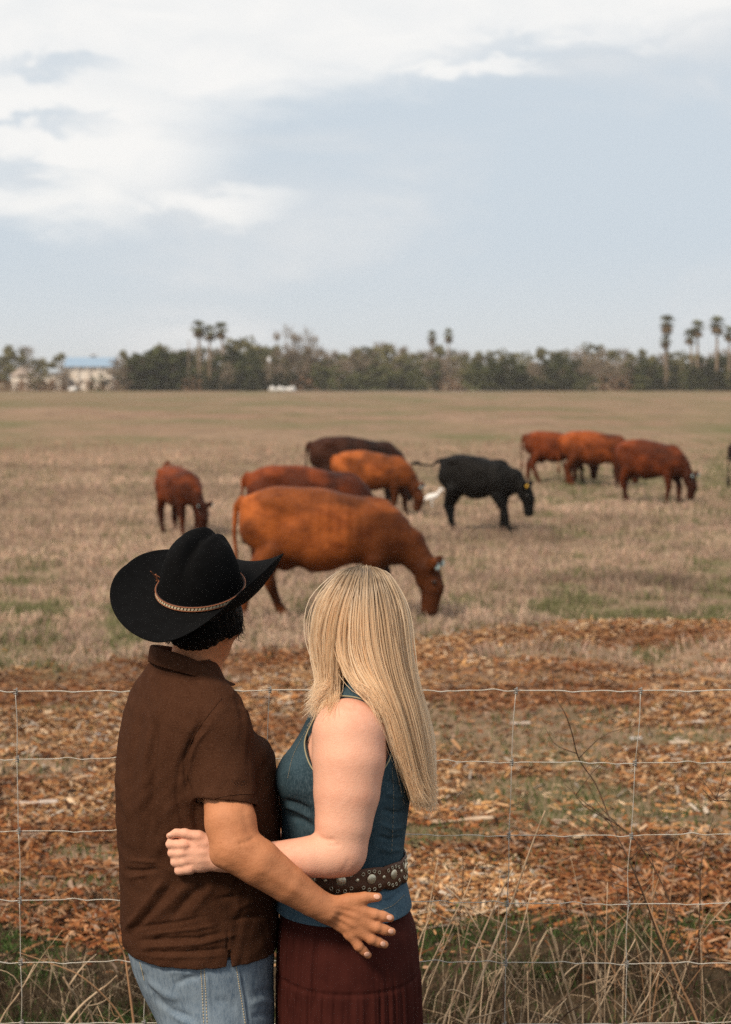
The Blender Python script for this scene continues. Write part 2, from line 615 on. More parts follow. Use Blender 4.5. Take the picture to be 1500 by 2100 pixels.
def height(x, y):
    mound = .17 * np.exp(-((x - 2.75) / 1.25) ** 2 - ((y - 15.2) / .75) ** 2) + .10 * np.exp(-((x - 1.2) / .9) ** 2 - ((y - 15.2) / .7) ** 2)
    near = 1 - sstep(np.hypot(x, y), 60, 140)
    h = mound + near * (.10 * (vn1.fbm(x * .18, y * .18, 2) - .5) + .05 * (vn3.fbm(x * 1.1, y * 1.1, 3) - .5) * sstep(y, 6, 8))
    return h * sstep(y, 5.2, 6.2)


def build_ground():
    def axis(core, far):
        a = list(core); st = core[-1] - core[-2]; v = core[-1]
        out = []
        while v < far:
            st *= 1.13; v += st; out.append(v)
        return out
    cx = np.arange(-9, 9.01, .12)
    xs = np.concatenate([-np.array(axis(cx, 3200))[::-1], cx, axis(cx, 3200)])
    cy = np.arange(4, 34, .13)
    ys = np.concatenate([-np.array(axis(np.arange(0, 4.01, .5), 300))[::-1] + 3, [3.2], cy, axis(cy, 4200)])
    ys = np.unique(ys)
    X, Y = np.meshgrid(xs, ys, indexing='ij')
    Z = height(X, Y)
    V = np.stack([X, Y, Z], -1).reshape(-1, 3)
    n = len(ys)
    i = np.arange(len(xs) - 1)[:, None]; j = np.arange(n - 1)[None]
    F = np.stack([i * n + j, (i + 1) * n + j, (i + 1) * n + j + 1, i * n + j + 1], -1).reshape(-1, 4)
    x, y = V[:, 0], V[:, 1]
    mu = mulch_mask(x, y); gm = green_mask(x, y) * sstep(y, 6, 7)
    far = sstep(y, 60, 130)
    weed = 1 - sstep(y + (vn1.fbm(x * 1.3, y * 1.3) - .5) * 1.9, 6.95, 7.4)
    me = mesh_data('ground', V, F, ground_mat(), True, {'zone': np.stack([mu, gm * (1 - .6 * far), weed], 1)})
    o = link(bpy.data.objects.new('ground', me)); tag(o, kind='structure')
    return o


def ground_mat():
    m = bpy.data.materials.new('field_ground'); m.use_nodes = True
    nt = m.node_tree; N, L = nt.nodes.new, nt.links.new
    b = nt.nodes['Principled BSDF']; b.inputs['Roughness'].default_value = 1; b.inputs['Specular IOR Level'].default_value = .05
    tc = N('ShaderNodeTexCoord'); at = N('ShaderNodeVertexColor'); at.layer_name = 'zone'
    sp = N('ShaderNodeSeparateColor'); L(at.outputs[0], sp.inputs[0])
    so = N('ShaderNodeSeparateXYZ'); L(tc.outputs['Object'], so.inputs[0])

    def noi(scale, lo, hi, st=(1, 1, 1), det=5, rough=.62):
        mp = N('ShaderNodeMapping'); L(tc.outputs['Object'], mp.inputs[0]); mp.inputs['Scale'].default_value = st
        n = N('ShaderNodeTexNoise'); L(mp.outputs[0], n.inputs[0]); n.inputs['Scale'].default_value = scale; n.inputs['Detail'].default_value = det; n.inputs['Roughness'].default_value = rough
        r = N('ShaderNodeMapRange'); L(n.outputs['Fac'], r.inputs[0]); r.inputs[1].default_value = lo; r.inputs[2].default_value = hi
        return r.outputs[0]

    def mix(f, a, c):
        x = N('ShaderNodeMix'); x.data_type = 'RGBA'
        if isinstance(f, float): x.inputs[0].default_value = f
        else: L(f, x.inputs[0])
        for k, v in ((6, a), (7, c)):
            if isinstance(v, tuple): x.inputs[k].default_value = (*v, 1)
            else: L(v, x.inputs[k])
        return x.outputs[2]
    def mul(a, c):
        x = N('ShaderNodeMath'); x.operation = 'MULTIPLY'
        for k, v in ((0, a), (1, c)):
            if isinstance(v, float): x.inputs[k].default_value = v
            else: L(v, x.inputs[k])
        return x.outputs[0]
    def rng_(x, a, c):
        r = N('ShaderNodeMapRange'); r.interpolation_type = 'SMOOTHSTEP'; L(x, r.inputs[0]); r.inputs[1].default_value = a; r.inputs[2].default_value = c; return r.outputs[0]
    dry = mix(noi(.7, .35, .65), (.30, .205, .140), (.20, .145, .092))
    dry = mix(noi(9, .45, .75), dry, (.38, .275, .195))
    dry = mix(noi(40, .5, .8), dry, (.14, .095, .055))
    # far: redder stubble in long flat bands
    far = mix(noi(.06, .38, .62, (1, .45, 1), 8), (.225, .130, .088), (.29, .195, .135))
    far = mix(noi(.16, .50, .64, (1, .4, 1), 7), far, (.20, .155, .085))
    far = mix(noi(.55, .48, .62, (1, .45, 1), 6), far, (.155, .100, .068))
    far = mix(mul(noi(5, .48, .66, (1, .4, 1), 6), .8), far, (.36, .26, .18))
    far = mix(mul(noi(3.3, .52, .66, (1, .35, 1), 6), .75), far, (.115, .085, .05))
    dry = mix(noi(1.6, .50, .66), dry, (.135, .100, .062))
    base = mix(rng_(so.outputs[1], 45, 110), dry, far)
    bands = mul(noi(.08, .48, .60, (1, .5, 1), 8), rng_(so.outputs[1], 28, 45))
    base = mix(mul(bands, .75), base, (.120, .122, .055))
    base = mix(mul(sp.outputs[1], .6), base, (.105, .110, .048))
    mul_c = mix(noi(25, .35, .7), (.095, .040, .020), (.22, .11, .055))
    mul_c = mix(noi(70, .52, .62, (1, 1, 1), 2), mul_c, (.36, .21, .125))
    base = mix(sp.outputs[0], base, mul_c)
    wd = mix(noi(12, .35, .7), (.022, .017, .010), (.10, .068, .038))
    base = mix(sp.outputs[2], base, wd)
    L(base, b.inputs['Base Color'])
    n = N('ShaderNodeTexNoise'); L(tc.outputs['Object'], n.inputs[0]); n.inputs['Scale'].default_value = 30; n.inputs['Detail'].default_value = 6
    bp = N('ShaderNodeBump'); bp.inputs['Strength'].default_value = .8; bp.inputs['Distance'].default_value = .03
    L(n.outputs['Fac'], bp.inputs['Height']); L(bp.outputs[0], b.inputs['Normal'])
    return m


def blades(name, x, y, h, w, lean, col, kind='stuff', curl=.5, parent=None, label=None, cat=None):
    """bent grass blades: 3 triangles each"""
    n = len(x)
    z = height(x, y) - .006
    a = rng.random(n) * 2 * np.pi
    d = np.stack([np.cos(a), np.sin(a)], 1) * (lean * h)[:, None]
    wa = rng.normal(0, .7, n)                               # blade faces roughly the lens or not, at random
    wx, wy = np.cos(wa) * w / 2, np.sin(wa) * w / 2
    B = np.stack([x, y, z], 1)
    M_ = B + np.stack([d[:, 0] * .35, d[:, 1] * .35, h * .6], 1)
    T_ = B + np.stack([d[:, 0], d[:, 1], h * (1 - curl * lean ** 2)], 1)
    off = np.stack([wx, wy, np.zeros(n)], 1)
    V = np.stack([B - off, B + off, M_ + off * .8, M_ - off * .8, T_], 1).reshape(-1, 3)
    k = np.arange(n)[:, None] * 5
    Fq = k + np.array([[0, 1, 2, 3]]); Ft = k + np.array([[3, 2, 4]])
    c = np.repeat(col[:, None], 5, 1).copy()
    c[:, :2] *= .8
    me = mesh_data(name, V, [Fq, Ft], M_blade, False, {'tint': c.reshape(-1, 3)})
    o = link(bpy.data.objects.new(name, me)); tag(o, kind=kind, label=label, cat=cat)
    if parent: o.parent = parent
    return o


M_blade = mat('grass_blade', (.3, .2, .1), .8, .1, attr='tint', backlit=.25)
M_chip = mat('wood_chip', (.3, .15, .07), .85, .15, attr='tint', mix=[(90, .4, .7, (.6, .55, .5, 'mul'), (1, 1, 1), 4, .6)])


def build_grass():
    def field(n, y0, y1, p=1.0, wid=.33):
        u = rng.random(n)
        y = (y0 ** (1 - p) + u * (y1 ** (1 - p) - y0 ** (1 - p))) ** (1 / (1 - p)) if p != 1 else y0 * (y1 / y0) ** u
        x = (rng.random(n) * 2 - 1) * (wid * y + .8)
        return x, y
    # field of dry grass
    x, y = field(320000, 13.3, 75, 1.35)
    kf = rng.random(len(x)) > sstep(y, 34, 74); x, y = x[kf], y[kf]
    cl = vn4.fbm(x * 3.2, y * 3.2, 3)
    mm = mulch_mask(x, y)
    g = green_mask(x, y)
    gr = rng.random(len(x)) < g * .85 + .05
    keep = (mm < .35) & (rng.random(len(x)) < .35 + .9 * sstep(cl, .35, .65)) & (gr | (rng.random(len(x)) > .55 * g))
    x, y, cl, g, gr = x[keep], y[keep], cl[keep], g[keep], gr[keep]
    n = len(x)
    h = (.045 + .10 * rng.random(n) * sstep(cl, .3, .7)) * (1 + .25 * (y / 40)) * np.where(gr, .95, 1.10)
    w = .0045 + .00022 * y
    dryc = np.array((.54, .39, .29)) * (.42 + .85 * rng.random((n, 1))) * (np.array((1, 1, 1)) + rng.normal(0, .04, (n, 3)))
    dryc = dryc * (.10 + 1.10 * vn1.fbm(x * .35, y * .35, 3)[:, None] + .55 * vn3.fbm(x * 1.6, y * 1.2, 3)[:, None])
    grc = np.array((.17, .170, .080)) * (.55 + .8 * rng.random((n, 1)))
    far = sstep(y, 38, 70)[:, None]
    dryc = dryc * (1 - far * np.array((.15, .28, .32)))
    blades('dry_grass', x, y, h, w, .35 + .5 * rng.random(n), np.where(gr[:, None], grc, dryc))
    # short green growth among the wood chips
    x, y = field(60000, 7.2, 16.4, 1.6)
    mm = mulch_mask(x, y)
    cl = vn2.fbm(x * 2.3, y * 2.3, 3)
    keep = rng.random(len(x)) < np.where(mm < .4, .7, .02 + .5 * sstep(cl, .62, .72))
    x, y = x[keep], y[keep]; n = len(x)
    gr = rng.random(n) < .78
    c = np.where(gr[:, None], np.array((.085, .115, .035)) * (.5 + .8 * rng.random((n, 1))), np.array((.36, .27, .17)) * (.5 + .7 * rng.random((n, 1))))
    blades('green_growth', x, y, .025 + .05 * rng.random(n), np.full(n, .0055), .4 + .5 * rng.random(n), c)
    # rank weeds at the foot of the fence
    n = 135000
    y = 4.95 + 2.75 * rng.random(n) ** .8; x = (rng.random(n) * 2 - 1) * 3.0
    cl = vn3.fbm(x * 3, y * 3, 3)
    keep = rng.random(n) < (.12 + sstep(cl, .35, .7)) * (1 - .9 * sstep(y + (vn1.fbm(x * 1.3, y * 1.3) - .5) * 1.9, 6.9, 7.5))
    x, y, cl = x[keep], y[keep], cl[keep]; n = len(x)
    gr = rng.random(n) < .65 * sstep(vn2.fbm(x * 1.7 + 3, y * 1.7), .36, .55) + .12
    t = rng.random((n, 1))
    c = np.where(gr[:, None], np.array((.062, .105, .028)) * (.4 + .9 * t), np.where(rng.random((n, 1)) < .12, np.array((.42, .32, .215)) * (.5 + .8 * t), np.array((.060, .040, .024)) * (.4 + 1.2 * t)))
    h = np.where(gr, .05 + .10 * rng.random(n), .06 + .34 * rng.random(n) ** 1.8) * (.5 + .8 * cl) * (1 - .66 * sstep(y, 5.5, 7.2))
    blades('weeds', x, y, h, np.where(gr, .006, .0028), .5 + .75 * rng.random(n), c)


def build_mulch():
    n = 240000
    u = rng.random(n); p = 1.0001
    y = (6.6 ** (1 - p) + u * (17.2 ** (1 - p) - 6.6 ** (1 - p))) ** (1 / (1 - p))
    x = (rng.random(n) * 2 - 1) * (.33 * y + .9)
    mm = mulch_mask(x, y)
    keep = rng.random(n) < np.maximum(mm, .05 * (y < 15)) * (.55 + .45 * vn4.fbm(x * 2, y * 2, 2))
    x, y = x[keep], y[keep]; n = len(x)
    big = rng.random(n) ** 5
    ln = .009 + .027 * rng.random(n) ** 1.9 + .080 * big + .0008 * y
    wd = ln * (.25 + .40 * rng.random(n)) * np.where(big > .3, .5, 1)
    th = .002 + .003 * rng.random(n)
    a = rng.random(n) * np.pi * 2
    # chips lie mostly across the slope with some tilt
    tilt = rng.normal(0, .28, n); roll = rng.normal(0, .42, n)
    ux = np.stack([np.cos(a) * np.cos(tilt), np.sin(a) * np.cos(tilt), np.sin(tilt)], 1)
    side = np.stack([-np.sin(a), np.cos(a), np.zeros(n)], 1)
    up = np.cross(ux, side)
    side2 = side * np.cos(roll)[:, None] + up * np.sin(roll)[:, None]
    up2 = np.cross(ux, side2)
    c = np.stack([x, y, height(x, y) + .004 + .022 * rng.random(n)], 1)
    L_, W_, T_ = (ux * ln[:, None] / 2), (side2 * wd[:, None] / 2), (up2 * th[:, None])
    sk = rng.normal(0, .25, (n, 1))
    pts = [c - L_ - W_ * .6, c + L_ - W_ * (.5 + sk), c + L_ * .9 + W_ * .7, c - L_ * .85 + W_, c - L_ * .7 + T_ * 1.3 + W_ * .2, c + L_ * .7 + T_ * 1.3 + W_ * sk]
    V = np.stack(pts, 1).reshape(-1, 3)
    k = np.arange(n)[:, None] * 6
    Fq = np.concatenate([k + np.array([[0, 1, 5, 4]]), k + np.array([[2, 3, 4, 5]])])
    Ft = np.concatenate([k + np.array([[1, 2, 5]]), k + np.array([[3, 0, 4]])])
    pal = np.array([(.42, .205, .085), (.29, .115, .044), (.54, .33, .175), (.15, .062, .026), (.64, .47, .31), (.46, .39, .32), (.54, .30, .12), (.34, .145, .050), (.06, .030, .016), (.34, .215, .115)])
    w = np.array([.22, .16, .15, .12, .05, .025, .08, .07, .08, .05]); w /= w.sum()
    pi = rng.choice(len(pal), n, p=w)
    pi = np.where((big > .35) & (rng.random(n) < .5), rng.choice([4, 5, 2], n), pi)
    patch = vn1.fbm(x * .9 + 30, y * 1.4, 3)[:, None]
    redp = sstep(vn3.fbm(x * .8 + 2, y * 1.1 + 7, 3), .46, .60)[:, None]
    col = pal[pi] * (.55 + .6 * rng.random((n, 1))) * (.60 + .80 * patch) * (1 - redp * np.array((.38, .50, .56)))
    me = mesh_data('wood_chips', V, [Fq, Ft], M_chip, False, {'tint': np.repeat(col, 6, 0)})
    o = link(bpy.data.objects.new('wood_chips', me)); tag(o, kind='stuff')


def bark_piece(px, py, ln, ang, wd, col, label):
    y = gy(py); x = (px - 750) / FPX * y
    zz = float(height(np.array(x), np.array(y)))
    c = np.array((x, y, zz + .02))
    d = np.array((math.cos(ang), math.sin(ang), .06)) * ln / 2
    s = np.array((-math.sin(ang), math.cos(ang), .1)); s /= np.linalg.norm(s)
    u = np.array((0, 0, 1.0))
    r_ = []
    for k, t in enumerate(np.linspace(-1, 1, 9)):
        w = wd * (1 - .35 * t * t) * (1 + .15 * math.sin(k * 2.3 + px)); 
        for q in range(8):
            a = q / 8 * 2 * np.pi
            r_.append(c + d * t + s * w * math.cos(a) + u * .35 * w * math.sin(a) + u * .004 * math.sin(k + q))
    V = np.array(r_); i = np.arange(8)[:, None]; j = np.arange(8)[None]
    F = np.stack([i * 8 + j, i * 8 + (j + 1) % 8, (i + 1) * 8 + (j + 1) % 8, (i + 1) * 8 + j], -1).reshape(-1, 4)
    cap = np.array([[0, 2, 4, 6], [64, 66, 68, 70]])
    o = link(bpy.data.objects.new('bark_piece', mesh_data('bark_piece', V, np.concatenate([F, cap]), mat('pale_wood', col, .85, .1, mix=[(30, .4, .7, tuple(v * .6 for v in col), (1, 6, 6))]))))
    tag(o, label, 'bark', 'large pale bark pieces lying on the wood chips')


# =================================================================== FAR SIDE OF THE FIELD
M_leaf = mat('far_foliage', (.1, .1, .05), .8, .1, attr='tint', backlit=.15)
M_trunk = mat('grey_bark', (.20, .15, .11), .9, .1, mix=[(2, .4, .7, (.13, .09, .065), None)])
M_palm_trunk = mat('palm_bark', (.27, .20, .145), .9, .1, mix=[(3, .4, .7, (.18, .13, .09), (1, 1, 4))])


def crown_mesh(name, seed, dark, light, nclump, nleaf, size, rx, rz, z0, gaps=.0, twig=False):
    """leaf-sized faces spread through an uneven crown; unit tree height 1"""
    r = np.random.default_rng(seed)
    a = r.random(nclump) * 2 * np.pi; q = np.sqrt(r.random(nclump)) * rx; zz = r.random(nclump)
    prof = np.sin(np.pi * np.clip(.12 + .80 * zz, 0, 1)) ** .55
    cc = np.stack([np.cos(a) * q * prof, np.sin(a) * q * prof, z0 + (1 - z0 - .08) * zz], 1)
    cr = (.07 + .10 * r.random(nclump)) * (1.15 - .4 * zz)
    which = r.integers(0, nclump, nleaf)
    d = r.normal(0, 1, (nleaf, 3)); d /= np.linalg.norm(d, axis=1, keepdims=True)
    rr = cr[which] * (.55 + .5 * r.random(nleaf))
    c = cc[which] + d * rr[:, None] * np.array((1, 1, .8))
    c[:, 2] = np.clip(c[:, 2], .01, 1.05)
    n1 = d + r.normal(0, .6, (nleaf, 3)); n1 /= np.linalg.norm(n1, axis=1, keepdims=True)
    t1 = np.cross(n1, r.normal(0, 1, (nleaf, 3))); t1 /= np.linalg.norm(t1, axis=1, keepdims=True)
    t2 = np.cross(n1, t1)
    s = size * (.6 + .8 * r.random(nleaf))[:, None]
    if twig:
        t1 = d + r.normal(0, .35, (nleaf, 3)) + np.array((0, 0, .4)); t1 /= np.linalg.norm(t1, axis=1, keepdims=True)
        t2 = np.cross(t1, r.normal(0, 1, (nleaf, 3))); t2 /= np.linalg.norm(t2, axis=1, keepdims=True)
        V = np.stack([c - t1 * s * 1.6 - t2 * s * .10, c - t1 * s * 1.6 + t2 * s * .10, c + t1 * s * 1.6 + t2 * s * .04, c + t1 * s * 1.6 - t2 * s * .04], 1)
    else:
        V = np.stack([c - t1 * s, c + t2 * s * .7, c + t1 * s, c - t2 * s * .7], 1)
    F = np.arange(nleaf * 4).reshape(-1, 4)
    cv = r.random(nclump)
    t = np.clip(cv[which] * .6 + r.random(nleaf) * .4, 0, 1)[:, None]
    col = np.array(dark) * (1 - t) + np.array(light) * t
    return mesh_data(name, V.reshape(-1, 3), F, M_leaf, False, {'tint': np.repeat(col, 4, 0)})


def trunk_mesh(name, seed, r0=.022, top=.75, limbs=6):
    r = np.random.default_rng(seed)
    parts = []
    p = [np.array((0, 0, -.02))]
    for k in range(5): p.append(p[-1] + np.array((r.normal(0, .018), r.normal(0, .018), top / 5)))
    parts.append(tube_mesh(spline(p, 10), np.linspace(r0, r0 * .35, 10), 6))
    for k in range(limbs):
        b = p[1 + k % 4] ; a = r.random() * 6.28
        e = b + np.array((math.cos(a) * (.14 + .12 * r.random()), math.sin(a) * (.14 + .12 * r.random()), .12 + .22 * r.random()))
        m_ = (b + e) / 2 + np.array((0, 0, .03))
        parts.append(tube_mesh(spline([b, m_, e], 6), np.linspace(r0 * .5, r0 * .14, 6), 5))
        for _ in range(2):
            e2 = e + np.array((r.normal(0, .07), r.normal(0, .07), .06 + .08 * r.random()))
            parts.append(tube_mesh(np.array([m_, e2]), np.array((r0 * .2, r0 * .06)), 4))
    V, F = joinm(parts)
    return mesh_data(name, V, F, M_trunk)


def palm_meshes(seed):
    r = np.random.default_rng(seed)
    # unit height 1; crown centre at z = .95
    p = [np.array((0, 0, -.01)), np.array((r.normal(0, .01), r.normal(0, .01), .5)), np.array((0, 0, .95))]
    V, F = tube_mesh(spline(p, 14), np.linspace(.020, .012, 14), 8)
    tm = mesh_data('trunk', V, F, M_palm_trunk)
    q = []; cols = []
    nf = 96
    for k in range(nf):
        a = r.random() * 6.28; dead = k < 34
        el = r.uniform(-1.35, -.7) if dead else r.uniform(-.5, 1.35)
        L_ = .085 + .04 * r.random()
        d = np.array((math.cos(a) * math.cos(el), math.sin(a) * math.cos(el), math.sin(el)))
        c0 = np.array((0, 0, .95 - (.05 * r.random() if dead else 0)))
        for s in range(9):                                         # fan of leaflets
            sp_ = (s - 4) * .20
            sd = np.cross(d, (0, 0, 1)); sd /= np.linalg.norm(sd) + 1e-9
            dd = d * math.cos(sp_) + sd * math.sin(sp_) + np.array((0, 0, -.25)) * (.5 + .5 * r.random())
            b = c0 + d * L_ * .45
            e = b + dd * L_ * .62
            w = sd * .0042
            q.append(np.array([b - w * .6, b + w * .6, e + w, e - w]))
            cols.append(np.array((.17, .115, .06)) * (.7 + .5 * r.random()) if dead else np.array((.15, .15, .06)) * (.6 + .9 * r.random()))
        w = np.array((-math.sin(a), math.cos(a), 0)) * .0016
        q.append(np.array([c0 - w, c0 + w, c0 + d * L_ * .5 + w, c0 + d * L_ * .5 - w])); cols.append(np.array((.12, .11, .05)))
    V = np.concatenate(q); F = np.arange(len(V)).reshape(-1, 4)
    cm = mesh_data('crown', V, F, M_leaf, False, {'tint': np.repeat(np.array(cols), 4, 0)})
    return tm, cm


def build_treeline():
    kinds = {
        'dark': [('evergreen_tree', 'dense dark evergreen tree in the far tree line', 'dark evergreen trees along the far side of the field', crown_mesh('crown', 10 + k, (.018, .024, .008), (.090, .100, .036), 34, 1700, .034, .40, .5, .03), trunk_mesh('trunk', 20 + k)) for k in range(3)],
        'olive': [('olive_tree', 'olive green leafy tree in the far tree line', 'olive green trees along the far side of the field', crown_mesh('crown', 30 + k, (.070, .066, .028), (.215, .195, .095), 30, 1200, .032, .38, .5, .08), trunk_mesh('trunk', 40 + k)) for k in range(3)],
        'bare': [('bare_tree', 'bare grey brown winter tree in the far tree line', 'bare winter trees along the far side of the field', crown_mesh('crown', 50 + k, (.13, .10, .07), (.32, .255, .19), 26, 1500, .034, .36, .5, .20, twig=True), trunk_mesh('trunk', 60 + k, limbs=12)) for k in range(3)],
        'green': [('green_bush', 'round mid green bush at the foot of the far trees', 'green bushes at the foot of the far trees', crown_mesh('foliage', 70 + k, (.050, .056, .022), (.145, .150, .065), 22, 900, .045, .60, .5, .0), None) for k in range(2)],
        'brown': [('brown_brush', 'low reddish brown brush at the edge of the far field', 'brown brush at the edge of the far field', crown_mesh('foliage', 80 + k, (.12, .070, .04), (.29, .18, .11), 22, 900, .050, .75, .5, .0, twig=False), None) for k in range(2)],
        'darkbush': [('dark_bush', 'low dark thicket bush under the far trees', 'dark bushes under the far trees', crown_mesh('foliage', 90 + k, (.014, .016, .008), (.062, .062, .032), 22, 900, .048, .68, .5, .0), None) for k in range(2)],
    }
    r = random.Random(5)

    def plant(kind, px, py_top, Y, sx=1.0, label=None):
        nm, lb, gp, cm, tm = r.choice(kinds[kind])
        base = 778 + CAM_H * FPX / Y
        h = (base - py_top) / FPX * Y
        x = (px - 750) / FPX * Y
        t = thing(nm, label or lb, 'bush' if tm is None else 'tree', (x, Y, 0), r.random() * 6.28, gp)
        t.scale = (h * sx, h * sx, h)
        o = link(bpy.data.objects.new('crown' if tm else 'foliage', cm)); o.parent = t
        if tm:
            o = link(bpy.data.objects.new('trunk', tm)); o.parent = t
        return t
    prof_x = [-700, 0, 50, 100, 160, 215, 250, 300, 390, 440, 500, 540, 600, 660, 700, 760, 800, 850, 900, 950, 1010, 1060, 1082, 1105, 1210, 1270, 1310, 1370, 1450, 1500, 2200]
    prof_y = [712, 716, 702, 734, 706, 728, 716, 708, 712, 712, 692, 700, 716, 712, 714, 702, 706, 712, 708, 720, 716, 722, 738, 714, 708, 718, 712, 722, 712, 716, 712]
    top = lambda px: float(np.interp(px, prof_x, prof_y))
    # back row
    px = -600
    while px < 2100:
        px += r.uniform(17, 27)
        if 130 < px < 245 and r.random() < .5: continue
        k = r.choices(['olive', 'bare', 'dark'], (.38, .54, .08))[0]
        if 275 < px < 560: k = r.choices(['dark', 'olive', 'bare'], (.3, .35, .35))[0]
        if px < 270: k = r.choices(['olive', 'bare'], (.6, .4))[0]
        plant(k, px, top(px) + r.uniform(-5, 9), r.uniform(385, 420), r.uniform(.8, 1.15))
    # middle row
    px = -600
    while px < 2100:
        px += r.uniform(20, 32)
        if 20 < px < 262: continue
        if 275 < px < 380 or 440 < px < 560 or 975 < px < 1080 or 1110 < px < 1200 or px > 1290: k = r.choices(['dark', 'olive'], (.75, .25))[0]
        else: k = r.choices(['olive', 'bare', 'green', 'dark'], (.38, .36, .14, .12))[0]
        plant(k, px, top(px) + r.uniform(6, 26), r.uniform(362, 380), r.uniform(.85, 1.25))
    # the big dark clump left of the palms
    for a, b, c in ((295, 712, 1.3), (335, 708, 1.35), (372, 712, 1.2), (318, 735, 1.2), (356, 735, 1.2), (480, 738, 1.2), (515, 728, 1.1), (1000, 728, 1.3), (1040, 726, 1.3), (1150, 740, 1.2), (1330, 735, 1.2)):
        plant('dark', a, b, r.uniform(352, 360), c)
    for a, b, kd in ((60, 745, 'bare'), (84, 748, 'olive'), (132, 752, 'bare'), (246, 730, 'bare'), (262, 742, 'bare'), (205, 765, 'green'), (470, 742, 'bare'), (560, 738, 'bare')):
        plant(kd, a, b, r.uniform(346, 354), 1.0)
    # front bushes
    px = -600
    while px < 2100:
        px += r.uniform(14, 24)
        if px < 275: k = 'brown'; t_ = r.uniform(772, 786)
        elif 380 < px < 480 or 600 < px < 650 or 900 < px < 960 or 1230 < px < 1290: k = r.choice(['brown', 'brown', 'darkbush']); t_ = r.uniform(765, 786)
        elif 640 < px < 880: k = r.choice(['green', 'green', 'darkbush']); t_ = r.uniform(742, 772)
        else: k = r.choice(['darkbush', 'green', 'darkbush']); t_ = r.uniform(750, 778)
        plant(k, px, t_, r.uniform(344, 356), r.uniform(1.0, 1.5))
    # two tall open trees above the wood
    for a, b, lb in ((592, 668, 'taller of two thin bare trees rising above the wood'), (632, 674, 'smaller of two thin bare trees rising above the wood')):
        t = plant('bare', a, b, 372, .72, lb); del t['group']
    # palms
    palms = [(409, 664, 788), (432, 674, 788), (455, 668, 790), (886, 684, 770), (920, 680, 770), (1365, 654, 790), (1363, 692, 790), (1428, 664, 795), (1413, 682, 795), (1468, 656, 795), (1494, 676, 795), (1560, 668, 795), (-60, 690, 795)]
    kinds_p = [palm_meshes(s) for s in (1, 2, 3)]
    for n_, (a, b, c) in enumerate(palms):
        Y = 366 if n_ not in (3, 4) else 430
        h = (778 + CAM_H * FPX / Y - b) / FPX * Y
        t = thing('palm_tree', 'tall thin fan palm standing above the far trees', 'palm', ((a - 750) / FPX * Y, Y, 0), r.random() * 6, 'fan palms above the far trees')
        t.scale = (h * 1.15,) * 2 + (h,)
        tm, cm = kinds_p[n_ % 3]
        for nm, me in (('trunk', tm), ('crown', cm)):
            o = link(bpy.data.objects.new(nm, me)); o.parent = t
        s_ = 13.5 / h if h < 13 else 1.0
        t.scale = (h * 1.15 * (1.0 if n_ not in (3, 4) else .8),) * 2 + (h,)


def box_parts(lo, hi):
    lo, hi = np.array(lo, float), np.array(hi, float)
    V = np.array([[(lo, hi)[(i >> k) & 1][k] for k in range(3)] for i in range(8)])
    F = np.array([[0, 2, 3, 1], [4, 5, 7, 6], [0, 1, 5, 4], [2, 6, 7, 3], [0, 4, 6, 2], [1, 3, 7, 5]])
    return V, [F]


